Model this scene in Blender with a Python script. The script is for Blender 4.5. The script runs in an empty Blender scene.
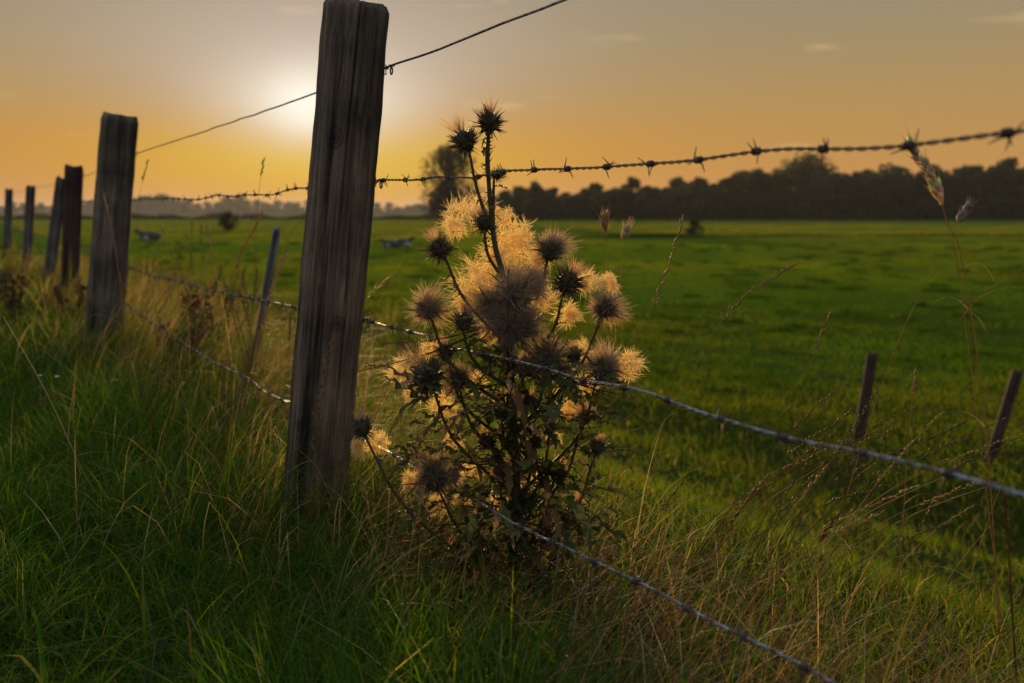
import bpy, math, random
import numpy as np
from mathutils import Vector, Matrix

random.seed(7)
rng = np.random.default_rng(7)
scene = bpy.context.scene
COL = scene.collection

# ------------------------------------------------------------------ camera, sky, sun, exposure
EYE = 0.80                      # eye height above the verge (m)
FPX = 1000.0                    # focal length in picture widths of 1024
TH = math.atan(128.5 / FPX)     # downward pitch
cam_data = bpy.data.cameras.new("camera")
cam_data.sensor_width = 36.0
cam_data.lens = 36.0 * FPX / 1024.0
cam_data.clip_start = 0.02
cam_data.clip_end = 6000.0
cam_data.dof.use_dof = True
cam_data.dof.focus_distance = 1.95
cam_data.dof.aperture_fstop = 3.8
cam = bpy.data.objects.new("camera", cam_data)
COL.objects.link(cam)
cam.location = (0, 0, EYE)
cam.rotation_euler = (math.pi / 2 - TH, 0, 0)
scene.camera = cam

SUN_AZ = math.radians(-10.6)    # measured from +Y, negative = towards -X
SUN_EL = math.radians(5.6)
SUN_DIR = Vector((math.sin(SUN_AZ) * math.cos(SUN_EL), math.cos(SUN_AZ) * math.cos(SUN_EL), math.sin(SUN_EL)))

sun_data = bpy.data.lights.new("sun", 'SUN')
sun_data.energy = 5.0
sun_data.angle = math.radians(0.55)
sun_data.color = (1.0, 0.67, 0.28)
sun = bpy.data.objects.new("sun", sun_data)
COL.objects.link(sun)
sun.rotation_euler = SUN_DIR.to_track_quat('Z', 'Y').to_euler()

vs = scene.view_settings
vs.view_transform = 'Standard'
vs.look = 'None'
vs.exposure = 0.0
vs.gamma = 1.0
vs.use_curve_mapping = False
cy = scene.cycles
cy.use_denoising = True
cy.max_bounces = 6
cy.diffuse_bounces = 3
cy.transmission_bounces = 4
cy.transparent_max_bounces = 6
cy.volume_bounces = 0
cy.caustics_reflective = False
cy.caustics_refractive = False


def lin(r, g, b):
    f = lambda c: (c / 255.0) / 12.92 if c <= 10 else (((c / 255.0) + 0.055) / 1.055) ** 2.4
    return (f(r), f(g), f(b), 1.0)


world = bpy.data.worlds.new("World")
scene.world = world
world.use_nodes = True
wt = world.node_tree
for n in list(wt.nodes):
    wt.nodes.remove(n)
W = lambda t: wt.nodes.new(t)


def wmath(op, a, b=None, c=None, clamp=False):
    n = W('ShaderNodeMath'); n.operation = op; n.use_clamp = clamp
    for i, v in enumerate((a, b, c)):
        if v is None:
            continue
        if isinstance(v, (int, float)):
            n.inputs[i].default_value = v
        else:
            wt.links.new(v, n.inputs[i])
    return n.outputs[0]


def wmix(fac, a, b):
    n = W('ShaderNodeMix'); n.data_type = 'RGBA'; n.clamp_factor = True
    if isinstance(fac, (int, float)):
        n.inputs[0].default_value = fac
    else:
        wt.links.new(fac, n.inputs[0])
    for i, v in ((6, a), (7, b)):
        if isinstance(v, tuple):
            n.inputs[i].default_value = v
        else:
            wt.links.new(v, n.inputs[i])
    return n.outputs[2]


def wramp(fac, stops):
    n = W('ShaderNodeValToRGB')
    e = n.color_ramp.elements
    while len(e) < len(stops):
        e.new(0.5)
    for el, (p, c) in zip(e, stops):
        el.position = p; el.color = c
    wt.links.new(fac, n.inputs[0])
    return n.outputs[0]


tc = W('ShaderNodeTexCoord')
sep = W('ShaderNodeSeparateXYZ')
wt.links.new(tc.outputs['Generated'], sep.inputs[0])
zc = sep.outputs[2]
# elevation ramp away from the sun
base = wramp(zc, [(0.0, lin(184, 126, 78)), (0.03, lin(190, 133, 70)), (0.06, lin(184, 138, 74)), (0.105, lin(174, 139, 84)),
                  (0.155, lin(160, 138, 100)), (0.22, lin(146, 136, 116)), (0.45, lin(166, 172, 180)), (1.0, lin(186, 200, 222))])
# sky opposite the sun: dusky
dot_h = wmath('ADD', wmath('MULTIPLY', sep.outputs[0], math.sin(SUN_AZ)), wmath('MULTIPLY', sep.outputs[1], math.cos(SUN_AZ)))
back = wramp(zc, [(0.0, lin(112, 106, 106)), (0.12, lin(136, 132, 136)), (0.35, lin(160, 168, 180)), (1.0, lin(186, 200, 222))])
bf = wmath('MULTIPLY_ADD', dot_h, -1.4, 0.35, clamp=True)
col = wmix(bf, base, back)
# azimuth distance from the sun (signed sideways component) and elevation
side = wmath('SUBTRACT', wmath('MULTIPLY', sep.outputs[0], math.cos(SUN_AZ)), wmath('MULTIPLY', sep.outputs[1], math.sin(SUN_AZ)))
front = wmath('GREATER_THAN', dot_h, 0.0)


def gauss(du, su, dv, sv, amp):
    a = wmath('DIVIDE', du, su); b = wmath('DIVIDE', dv, sv)
    q = wmath('ADD', wmath('MULTIPLY', a, a), wmath('MULTIPLY', b, b))
    return wmath('MULTIPLY', wmath('MULTIPLY', wmath('EXPONENT', wmath('MULTIPLY', q, -1.0)), amp), front)


sz = math.sin(SUN_EL)
dz_sun = wmath('SUBTRACT', zc, sz + 0.010)
dz_hi = wmath('SUBTRACT', zc, 0.155)
dz_lo = wmath('SUBTRACT', zc, 0.052)
col = wmix(gauss(side, 0.36, dz_lo, 0.046, 0.88), col, lin(198, 132, 18))          # wide orange
col = wmix(gauss(side, 0.20, dz_hi, 0.070, 0.8), col, lin(192, 176, 164))          # pale pinkish veil above the sun
col = wmix(gauss(side, 0.17, dz_lo, 0.034, 1.0), col, lin(206, 166, 0))          # yellow under the sun
col = wmix(gauss(side, 0.088, dz_sun, 0.040, 1.0), col, lin(236, 226, 208))        # white glare
col = wmix(gauss(wmath('ADD', side, 0.012), 0.034, wmath('SUBTRACT', zc, sz + 0.006), 0.026, 0.9), col, lin(255, 250, 236))
# small wisps of cloud
mp = W('ShaderNodeMapping'); mp.inputs['Scale'].default_value = (9.0, 9.0, 62.0)
mp.inputs['Location'].default_value = (2.3, 0.7, 4.1)
wt.links.new(tc.outputs['Generated'], mp.inputs[0])
ns = W('ShaderNodeTexNoise'); ns.inputs['Scale'].default_value = 1.0; ns.inputs['Detail'].default_value = 4.0
wt.links.new(mp.outputs[0], ns.inputs['Vector'])
cl = wmath('MULTIPLY', wmath('SUBTRACT', ns.outputs[0], 0.66, clamp=True), 2.2, clamp=True)
col = wmix(cl, col, lin(236, 204, 150))
# physical sky added underneath
nish = W('ShaderNodeTexSky'); nish.sky_type = 'NISHITA'; nish.sun_disc = False
nish.sun_elevation = SUN_EL; nish.sun_rotation = SUN_AZ
addn = W('ShaderNodeMix'); addn.data_type = 'RGBA'; addn.blend_type = 'ADD'; addn.inputs[0].default_value = 0.002
wt.links.new(col, addn.inputs[6]); wt.links.new(nish.outputs[0], addn.inputs[7])
bg = W('ShaderNodeBackground'); bg.inputs[1].default_value = 1.0
wt.links.new(addn.outputs[2], bg.inputs[0])
wo = W('ShaderNodeOutputWorld')
wt.links.new(bg.outputs[0], wo.inputs[0])

# ------------------------------------------------------------------ helpers
CT, ST = math.cos(TH), math.sin(TH)


def P(px, py, depth):
    """World point at horizontal distance DEPTH seen at a given direction; used to measure the place off the photo."""
    u, v = px - 512.0, -(py - 341.5)
    d = Vector((u, CT * FPX + ST * v, -ST * FPX + CT * v))
    return Vector((0, 0, EYE)) + d * (depth / d.y)


FN = Vector((0.8717, 0.4900))      # fence normal, towards the field
F0 = Vector((-0.37, 2.3))


def s_of(x, y):
    return (x - F0.x) * FN.x + (y - F0.y) * FN.y


def smooth(t):
    t = np.clip(t, 0, 1)
    return t * t * (3 - 2 * t)


def ground(x, y):
    x = np.asarray(x, float); y = np.asarray(y, float)
    s = s_of(x, y)
    h = -1.40 * smooth((s - 0.30) / 4.3)
    h = h - 0.20 * np.exp(-((s - 5.55) / 0.55) ** 2) * (0.8 + 0.2 * np.sin(0.3 * y))
    f = smooth((s - 6.0) / 8.0)
    h = h + f * (0.07 * np.sin(0.21 * y + 0.05 * x + 0.7) + 0.06 * np.sin(0.083 * y - 0.031 * x + 2.0) + 0.05 * np.sin(0.37 * y - 0.14 * x))
    h = h + 0.018 * np.sin(2.3 * x + 1.1 * y) * np.sin(1.7 * y - 0.6 * x) + 0.008 * np.sin(6.1 * x) * np.sin(5.3 * y + 1)
    v = smooth((-s - 0.5) / 2.0)
    return h + 0.05 * v


def mat_new(name):
    m = bpy.data.materials.new(name); m.use_nodes = True
    nt = m.node_tree
    for n in list(nt.nodes):
        nt.nodes.remove(n)
    return m, nt


def N(nt, t, **kw):
    n = nt.nodes.new(t)
    for k, v in kw.items():
        n.inputs[k.replace('_', ' ')].default_value = v
    return n


def ramp_node(nt, fac, stops):
    n = nt.nodes.new('ShaderNodeValToRGB')
    e = n.color_ramp.elements
    while len(e) < len(stops):
        e.new(0.5)
    for el, (p, c) in zip(e, stops):
        el.position = p; el.color = (c[0], c[1], c[2], 1)
    nt.links.new(fac, n.inputs[0])
    return n.outputs[0]


def leafy(name, color=None, trans=0.5, spec=0.15, rough=0.55, tint=(1.0, 1.0, 1.0)):
    """Thin vegetation: diffuse and translucent; colour from the mesh's Col attribute unless given."""
    m, nt = mat_new(name)
    out = nt.nodes.new('ShaderNodeOutputMaterial')
    if color is None:
        a = nt.nodes.new('ShaderNodeAttribute'); a.attribute_name = 'Col'; c = a.outputs['Color']
    else:
        ob = nt.nodes.new('ShaderNodeTexCoord')
        ns = N(nt, 'ShaderNodeTexNoise', Scale=18.0, Detail=3.0)
        nt.links.new(ob.outputs['Object'], ns.inputs['Vector'])
        c = ramp_node(nt, ns.outputs[0], [(0.3, tuple(v * 0.6 for v in color)), (0.7, tuple(min(1, v * 1.35) for v in color))])
    p = N(nt, 'ShaderNodeBsdfPrincipled', Roughness=rough)
    p.inputs['Specular IOR Level'].default_value = spec
    nt.links.new(c, p.inputs['Base Color'])
    t = nt.nodes.new('ShaderNodeBsdfTranslucent')
    mx = nt.nodes.new('ShaderNodeMix'); mx.data_type = 'RGBA'; mx.blend_type = 'MULTIPLY'; mx.inputs[0].default_value = 1.0
    nt.links.new(c, mx.inputs[6]); mx.inputs[7].default_value = (*tint, 1)
    nt.links.new(mx.outputs[2], t.inputs[0])
    ms = nt.nodes.new('ShaderNodeMixShader'); ms.inputs[0].default_value = trans
    nt.links.new(p.outputs[0], ms.inputs[1]); nt.links.new(t.outputs[0], ms.inputs[2])
    nt.links.new(ms.outputs[0], out.inputs[0])
    return m


def wood(name, dark, light, scale=1.0, blue=0.0):
    m, nt = mat_new(name)
    out = nt.nodes.new('ShaderNodeOutputMaterial')
    tcn = nt.nodes.new('ShaderNodeTexCoord')
    mp = nt.nodes.new('ShaderNodeMapping'); mp.inputs['Scale'].default_value = (34 * scale, 34 * scale, 1.6 * scale)
    nt.links.new(tcn.outputs['Object'], mp.inputs[0])
    n1 = N(nt, 'ShaderNodeTexNoise', Scale=2.6, Detail=10.0, Roughness=0.75, Distortion=0.6)
    nt.links.new(mp.outputs[0], n1.inputs['Vector'])
    n2 = N(nt, 'ShaderNodeTexNoise', Scale=5.0, Detail=4.0)
    nt.links.new(tcn.outputs['Object'], n2.inputs['Vector'])
    mm = nt.nodes.new('ShaderNodeMath'); mm.operation = 'MULTIPLY_ADD'; mm.inputs[1].default_value = 0.45
    nt.links.new(n2.outputs[0], mm.inputs[0])
    m3 = nt.nodes.new('ShaderNodeMath'); m3.operation = 'MULTIPLY'; m3.inputs[1].default_value = 0.62
    nt.links.new(n1.outputs[0], m3.inputs[0]); nt.links.new(m3.outputs[0], mm.inputs[2])
    mid = tuple((a + b) * 0.4 for a, b in zip(dark, light))
    c0 = ramp_node(nt, mm.outputs[0], [(0.40, dark), (0.52, mid), (0.64, light)])
    mp2 = nt.nodes.new('ShaderNodeMapping'); mp2.inputs['Scale'].default_value = (26 * scale, 26 * scale, 0.9 * scale)
    nt.links.new(tcn.outputs['Object'], mp2.inputs[0])
    n4 = N(nt, 'ShaderNodeTexNoise', Scale=1.0, Detail=5.0, Roughness=0.6)
    nt.links.new(mp2.outputs[0], n4.inputs['Vector'])
    st_ = ramp_node(nt, n4.outputs[0], [(0.38, (0.18, 0.17, 0.16)), (0.47, (0.8, 0.78, 0.76)), (0.6, (1.15, 1.12, 1.1))])
    mxs = nt.nodes.new('ShaderNodeMix'); mxs.data_type = 'RGBA'; mxs.blend_type = 'MULTIPLY'; mxs.inputs[0].default_value = 1.0
    nt.links.new(c0, mxs.inputs[6]); nt.links.new(st_, mxs.inputs[7])
    c = mxs.outputs[2]
    # round knots
    vo = N(nt, 'ShaderNodeTexVoronoi', Scale=3.6)
    mpk = nt.nodes.new('ShaderNodeMapping'); mpk.inputs['Scale'].default_value = (1, 1, 0.7)
    nt.links.new(tcn.outputs['Object'], mpk.inputs[0]); nt.links.new(mpk.outputs[0], vo.inputs['Vector'])
    kf = ramp_node(nt, vo.outputs['Distance'], [(0.03, (0.3, 0.27, 0.25)), (0.055, (0.75, 0.72, 0.7)), (0.07, (0.45, 0.42, 0.4)), (0.1, (1, 1, 1))])
    mx = nt.nodes.new('ShaderNodeMix'); mx.data_type = 'RGBA'; mx.blend_type = 'MULTIPLY'; mx.inputs[0].default_value = 1.0
    nt.links.new(c, mx.inputs[6]); nt.links.new(kf, mx.inputs[7])
    p = N(nt, 'ShaderNodeBsdfPrincipled', Roughness=0.8)
    p.inputs['Specular IOR Level'].default_value = 0.25
    nt.links.new(mx.outputs[2], p.inputs['Base Color'])
    n5 = N(nt, 'ShaderNodeTexNoise', Scale=70.0 * scale, Detail=5.0, Roughness=0.7)
    nt.links.new(tcn.outputs['Object'], n5.inputs['Vector'])
    hm = nt.nodes.new('ShaderNodeMath'); hm.operation = 'MULTIPLY_ADD'; hm.inputs[1].default_value = 0.5
    nt.links.new(n5.outputs[0], hm.inputs[0]); nt.links.new(n1.outputs[0], hm.inputs[2])
    bp = N(nt, 'ShaderNodeBump', Strength=1.0, Distance=0.007)
    nt.links.new(hm.outputs[0], bp.inputs['Height']); nt.links.new(bp.outputs[0], p.inputs['Normal'])
    nt.links.new(p.outputs[0], out.inputs[0])
    return m


def add_knots(m, spots):
    nt = m.node_tree
    p = next(n for n in nt.nodes if n.type == 'BSDF_PRINCIPLED')
    src = p.inputs['Base Color'].links[0].from_socket
    tcn = nt.nodes.new('ShaderNodeTexCoord')
    for (c, r) in spots:
        mp = nt.nodes.new('ShaderNodeMapping'); mp.inputs['Location'].default_value = (-c[0], -c[1], -c[2])
        nt.links.new(tcn.outputs['Object'], mp.inputs[0])
        mp2 = nt.nodes.new('ShaderNodeMapping'); mp2.inputs['Scale'].default_value = (1 / r, 0.35 / r, 0.8 / r)
        nt.links.new(mp.outputs[0], mp2.inputs[0])
        ln = nt.nodes.new('ShaderNodeVectorMath'); ln.operation = 'LENGTH'
        nt.links.new(mp2.outputs[0], ln.inputs[0])
        f = ramp_node(nt, ln.outputs['Value'], [(0.15, (0.25, 0.22, 0.2)), (0.3, (0.8, 0.78, 0.75)), (0.45, (0.35, 0.32, 0.3)), (0.62, (0.95, 0.92, 0.9)), (0.8, (0.5, 0.47, 0.45)), (1.0, (1, 1, 1))])
        mx = nt.nodes.new('ShaderNodeMix'); mx.data_type = 'RGBA'; mx.blend_type = 'MULTIPLY'; mx.inputs[0].default_value = 1.0
        nt.links.new(src, mx.inputs[6]); nt.links.new(f, mx.inputs[7]); src = mx.outputs[2]
    nt.links.new(src, p.inputs['Base Color'])


def metal(name, color, rust, met=0.7, rough=0.45):
    m, nt = mat_new(name)
    out = nt.nodes.new('ShaderNodeOutputMaterial')
    tcn = nt.nodes.new('ShaderNodeTexCoord')
    n1 = N(nt, 'ShaderNodeTexNoise', Scale=60.0, Detail=4.0)
    nt.links.new(tcn.outputs['Object'], n1.inputs['Vector'])
    c = ramp_node(nt, n1.outputs[0], [(0.4, color), (0.62, rust)])
    r = nt.nodes.new('ShaderNodeMath'); r.operation = 'MULTIPLY_ADD'; r.inputs[1].default_value = 0.5; r.inputs[2].default_value = rough - 0.25
    nt.links.new(n1.outputs[0], r.inputs[0])
    p = N(nt, 'ShaderNodeBsdfPrincipled', Metallic=met)
    nt.links.new(c, p.inputs['Base Color']); nt.links.new(r.outputs[0], p.inputs['Roughness'])
    nt.links.new(p.outputs[0], out.inputs[0])
    return m


def link(name, me, parent=None, mat=None):
    o = bpy.data.objects.new(name, me)
    COL.objects.link(o)
    if parent is not None:
        o.parent = parent
    if mat is not None and me is not None:
        me.materials.append(mat)
    return o


def empty(name, loc, parent=None):
    o = bpy.data.objects.new(name, None)
    o.empty_display_size = 0.1
    COL.objects.link(o)
    o.location = loc
    if parent is not None:
        o.parent = parent
    return o


def tag(o, label=None, cat=None, group=None, kind=None):
    if label: o['label'] = label
    if cat: o['category'] = cat
    if group: o['group'] = group
    if kind: o['kind'] = kind
    return o


def np_mesh(name, V, F, C=None, smooth_=False):
    """Mesh from arrays: V (n,3), F (m,4) or (m,3), optional colours C (n,3)."""
    me = bpy.data.meshes.new(name)
    V = np.asarray(V, np.float32); F = np.asarray(F, np.int32)
    k = F.shape[1]
    me.vertices.add(len(V)); me.vertices.foreach_set('co', V.ravel())
    me.loops.add(F.size); me.loops.foreach_set('vertex_index', F.ravel())
    me.polygons.add(len(F))
    me.polygons.foreach_set('loop_start', np.arange(0, F.size, k, dtype=np.int32))
    me.polygons.foreach_set('loop_total', np.full(len(F), k, np.int32))
    if smooth_:
        me.polygons.foreach_set('use_smooth', np.ones(len(F), bool))
    me.update(calc_edges=True)
    if C is not None:
        at = me.attributes.new('Col', 'FLOAT_COLOR', 'POINT')
        cc = np.ones((len(V), 4), np.float32); cc[:, :3] = C
        at.data.foreach_set('color', cc.ravel())
    return me


class MB:
    """Collects tubes, ribbons and polygons into one mesh."""
    def __init__(self, origin=(0, 0, 0)):
        self.v = []; self.f = []; self.c = []; self.o = Vector(origin)

    def add(self, pts, faces, col=(0.5, 0.5, 0.5)):
        b = len(self.v)
        self.v += [tuple(Vector(p) - self.o) for p in pts]
        self.f += [tuple(b + i for i in f) for f in faces]
        self.c += [col] * len(pts)

    def tube(self, pts, rad, n=6, col=(0.5, 0.5, 0.5), caps=True):
        pts = [Vector(p) for p in pts]
        m = len(pts)
        if not hasattr(rad, '__len__'):
            rad = [rad] * m
        t0 = (pts[1] - pts[0]).normalized()
        a = t0.orthogonal().normalized()
        rings = []
        for i, p in enumerate(pts):
            t = (pts[min(i + 1, m - 1)] - pts[max(i - 1, 0)])
            if t.length < 1e-9: t = t0
            t.normalize()
            a = (a - t * a.dot(t))
            if a.length < 1e-6: a = t.orthogonal()
            a.normalize(); b = t.cross(a)
            rings += [p + (a * math.cos(2 * math.pi * k / n) + b * math.sin(2 * math.pi * k / n)) * rad[i] for k in range(n)]
        F = []
        for i in range(m - 1):
            for k in range(n):
                k2 = (k + 1) % n
                F.append((i * n + k, i * n + k2, (i + 1) * n + k2, (i + 1) * n + k))
        if caps:
            F.append(tuple(range(n - 1, -1, -1))); F.append(tuple((m - 1) * n + k for k in range(n)))
        self.add(rings, F, col)

    def ribbon(self, pts, wid, side, col=(0.5, 0.5, 0.5)):
        pts = [Vector(p) for p in pts]
        V = []
        for p, w in zip(pts, wid):
            V += [p - side * (w / 2), p + side * (w / 2)]
        self.add(V, [(2 * i, 2 * i + 1, 2 * i + 3, 2 * i + 2) for i in range(len(pts) - 1)], col)

    def ball(self, c, r, axis=None, nu=10, nv=7, col=(0.5, 0.5, 0.5), squash=(1, 1, 1)):
        c = Vector(c)
        q = Vector((0, 0, 1)).rotation_difference(axis) if axis is not None else None
        V = []
        for j in range(nv + 1):
            ph = math.pi * j / nv
            for i in range(nu):
                a = 2 * math.pi * i / nu
                d = Vector((math.sin(ph) * math.cos(a) * squash[0], math.sin(ph) * math.sin(a) * squash[1], math.cos(ph) * squash[2])) * r
                V.append(c + (q @ d if q else d))
        F = []
        for j in range(nv):
            for i in range(nu):
                i2 = (i + 1) % nu
                F.append((j * nu + i, j * nu + i2, (j + 1) * nu + i2, (j + 1) * nu + i))
        self.add(V, F, col)

    def build(self, name, mat, parent=None, smooth_=True):
        me = bpy.data.meshes.new(name)
        me.from_pydata(self.v, [], self.f)
        if smooth_:
            me.polygons.foreach_set('use_smooth', np.ones(len(self.f), bool))
        at = me.attributes.new('Col', 'FLOAT_COLOR', 'POINT')
        cc = np.ones((len(self.v), 4), np.float32)
        cc[:, :3] = np.array(self.c, np.float32)
        at.data.foreach_set('color', cc.ravel())
        return link(name, me, parent, mat)


def rv():
    v = rng.normal(size=3)
    return Vector(v / np.linalg.norm(v))


def curve_pts(ctrl, n):
    """Catmull-Rom through control points."""
    ctrl = [Vector(c) for c in ctrl]
    if len(ctrl) == 2:
        return [ctrl[0].lerp(ctrl[1], i / n) for i in range(n + 1)]
    c = [ctrl[0] * 2 - ctrl[1]] + ctrl + [ctrl[-1] * 2 - ctrl[-2]]
    segs = len(ctrl) - 1
    out = []
    for i in range(n + 1):
        u = i / n * segs
        k = min(int(u), segs - 1); t = u - k
        p0, p1, p2, p3 = c[k], c[k + 1], c[k + 2], c[k + 3]
        out.append(0.5 * ((2 * p1) + (p2 - p0) * t + (2 * p0 - 5 * p1 + 4 * p2 - p3) * t * t + (3 * p1 - p0 - 3 * p2 + p3) * t ** 3))
    return out


# ------------------------------------------------------------------ materials
M_grass = leafy('grass_blades', trans=0.58, spec=0.02, rough=0.8, tint=(1.25, 1.05, 0.55))
M_straw = leafy('dry_straw', trans=0.5, spec=0.08, tint=(1.15, 0.95, 0.7))
M_tree = leafy('tree_foliage', trans=0.25, spec=0.1)
M_pappus = leafy('thistle_down', trans=0.62, spec=0.05, tint=(1.25, 1.0, 0.62))
M_bract = leafy('thistle_bracts', trans=0.2, spec=0.2)
M_thleaf = leafy('thistle_leaves', trans=0.4, spec=0.06, rough=0.8)
M_post = wood('weathered_post_wood', (0.026, 0.020, 0.014), (0.22, 0.17, 0.12))
M_post_main = wood('split_post_wood', (0.024, 0.018, 0.012), (0.26, 0.195, 0.13))
add_knots(M_post_main, [((-0.012, -0.072, 1.27), 0.022), ((0.03, -0.065, 0.86), 0.017), ((-0.035, -0.06, 0.62), 0.014)])
M_post_red = wood('rotten_post_wood', (0.02, 0.013, 0.01), (0.11, 0.06, 0.04))
M_post_grey = wood('silver_grey_wood', (0.032, 0.027, 0.022), (0.17, 0.145, 0.12))
M_stake = wood('bleached_stake_wood', (0.09, 0.095, 0.11), (0.34, 0.36, 0.40))

M_bark = wood('tree_bark', (0.02, 0.016, 0.012), (0.08, 0.06, 0.045), 0.05)
M_wire = metal('galvanised_wire', (0.36, 0.38, 0.42), (0.12, 0.09, 0.07), 0.8, 0.42)
M_barb = metal('dark_barb_wire', (0.06, 0.05, 0.045), (0.12, 0.08, 0.06), 0.4, 0.6)
M_rust = metal('rusty_wire', (0.12, 0.075, 0.05), (0.22, 0.19, 0.17), 0.6, 0.55)


def ground_material():
    m, nt = mat_new('meadow_ground')
    out = nt.nodes.new('ShaderNodeOutputMaterial')
    geo = nt.nodes.new('ShaderNodeNewGeometry')
    n1 = N(nt, 'ShaderNodeTexNoise', Scale=9.0, Detail=6.0)
    nt.links.new(geo.outputs['Position'], n1.inputs['Vector'])
    mp = nt.nodes.new('ShaderNodeMapping'); mp.inputs['Scale'].default_value = (0.012, 0.05, 0.0)
    nt.links.new(geo.outputs['Position'], mp.inputs[0])
    n2 = N(nt, 'ShaderNodeTexNoise', Scale=1.0, Detail=4.0)
    nt.links.new(mp.outputs[0], n2.inputs['Vector'])
    near = ramp_node(nt, n1.outputs[0], [(0.3, (0.018, 0.022, 0.006)), (0.7, (0.05, 0.055, 0.012))])
    far = ramp_node(nt, n2.outputs[0], [(0.38, (0.045, 0.12, 0.006)), (0.52, (0.085, 0.14, 0.008)), (0.66, (0.14, 0.15, 0.010))])  # stretched bands of shade and sun put into the far ground colour
    sp = nt.nodes.new('ShaderNodeSeparateXYZ'); nt.links.new(geo.outputs['Position'], sp.inputs[0])
    mr = nt.nodes.new('ShaderNodeMapRange'); mr.inputs[1].default_value = 10; mr.inputs[2].default_value = 40
    nt.links.new(sp.outputs[1], mr.inputs[0])
    mx = nt.nodes.new('ShaderNodeMix'); mx.data_type = 'RGBA'
    nt.links.new(mr.outputs[0], mx.inputs[0]); nt.links.new(near, mx.inputs[6]); nt.links.new(far, mx.inputs[7])
    d = N(nt, 'ShaderNodeBsdfDiffuse', Roughness=1.0)
    nt.links.new(mx.outputs[2], d.inputs[0])
    bp = N(nt, 'ShaderNodeBump', Strength=0.5, Distance=0.05)
    nt.links.new(n1.outputs[0], bp.inputs['Height']); nt.links.new(bp.outputs[0], d.inputs['Normal'])
    nt.links.new(d.outputs[0], out.inputs[0])
    return m


M_ground = ground_material()

# ------------------------------------------------------------------ the ground, one sheet to the horizon
ux = np.linspace(-9.3, 9.3, 300); uy = np.linspace(-4.0, 9.6, 330)
gx = 0.5 * np.sinh(ux); gy = 3.0 + 0.5 * np.sinh(uy)
GX, GY = np.meshgrid(gx, gy)
GZ = ground(GX, GY)
V = np.stack([GX.ravel(), GY.ravel(), GZ.ravel()], 1)
nx, ny = len(gx), len(gy)
ii, jj = np.meshgrid(np.arange(nx - 1), np.arange(ny - 1))
a = (jj * nx + ii).ravel()
F = np.stack([a, a + 1, a + nx + 1, a + nx], 1)
tag(link('meadow_ground', np_mesh('meadow_ground', V, F, None, True), None, M_ground), kind='structure')

# ------------------------------------------------------------------ far trees
def tree_meshes(h, w, seed, n_clumps, leaf, per, airy=0.0, trunk_h=0.22, dome=False, colr=(0.035, 0.05, 0.014)):
    r = np.random.default_rng(seed)
    cl = []
    for i in range(n_clumps):
        t = r.uniform(trunk_h * 0.6, 1.0)
        if dome:
            prof = math.sqrt(max(0, 1 - ((t - 0.45) / 0.58) ** 2))
        else:
            prof = math.sin(math.pi * min(1, max(0.02, (t - 0.05) / 1.02)) ** 0.8) ** 0.75
        ang = r.uniform(0, 2 * math.pi); rad = w / 2 * prof * r.uniform(0.1, 0.9)
        cl.append((rad * math.cos(ang), rad * math.sin(ang), h * t * 0.95, w * r.uniform(0.10, 0.2)))
    Vs, Cs = [], []
    for (x, y, z, cr) in cl:
        d = r.normal(size=(per, 3)); d /= np.linalg.norm(d, axis=1)[:, None]
        p = np.array([x, y, z]) + d * cr * (r.uniform(0.2, 1, per) ** 0.5)[:, None] * np.array([1, 1, 0.8])
        u = r.normal(size=(per, 3)); u /= np.linalg.norm(u, axis=1)[:, None]
        v = np.cross(u, r.normal(size=(per, 3))); v /= np.linalg.norm(v, axis=1)[:, None]
        sz_ = leaf * r.uniform(0.5, 1.2, per)[:, None]
        q = np.stack([p - u * sz_, p - v * sz_ * 0.6, p + u * sz_, p + v * sz_ * 0.6], 1)
        Vs.append(q.reshape(-1, 3))
        k = r.uniform(0.7, 1.35)
        c = np.array(colr) * k * r.uniform(0.8, 1.2, (per, 1))
        Cs.append(np.repeat(c, 4, 0))
    Vs = np.concatenate(Vs); Cs = np.concatenate(Cs)
    Fs = np.arange(len(Vs)).reshape(-1, 4)
    crown = np_mesh('crown', Vs, Fs, Cs); crown.materials.append(M_tree)
    mb = MB()
    top = h * 0.75
    pts = [Vector((0.02 * h * math.sin(3 * t + seed), 0.02 * h * math.cos(2 * t), -0.3 + top * t)) for t in np.linspace(0, 1, 8)]
    mb.tube(pts, [w * 0.045 * (1 - 0.85 * t) for t in np.linspace(0, 1, 8)], 7)
    for (x, y, z, cr) in cl[::max(1, len(cl) // 22)]:
        t = min(0.95, max(0.15, z / h * 0.7))
        b = Vector((0, 0, -0.3 + top * t))
        e = Vector((x, y, z))
        mid = b.lerp(e, 0.5) + Vector((0, 0, 0.05 * h))
        mb.tube([b, mid, e], [w * 0.018, w * 0.011, w * 0.004], 5)
    me = bpy.data.meshes.new('trunk'); me.from_pydata(mb.v, [], mb.f); me.materials.append(M_bark)
    return crown, me


def place_tree(meshes, x, y, rz, sc, name, label, group=None, cat='tree'):
    t = empty(name, (x, y, float(ground(x, y))))
    t.rotation_euler = (0, 0, rz); t.scale = sc
    tag(t, label, cat, group)
    c = link('crown', meshes[0], t); k = link('trunk', meshes[1], t)
    return t


FIELD = EYE + 1.40
wood_kinds = [tree_meshes(1.0 * hh, ww, 40 + i, 52, 0.5, 60, trunk_h=0.0, dome=(i % 3 != 1)) for i, (hh, ww) in enumerate([(13, 9), (14, 8), (12, 9.5), (14.5, 7.5), (12.5, 8.5), (13.5, 10)])]
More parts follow.
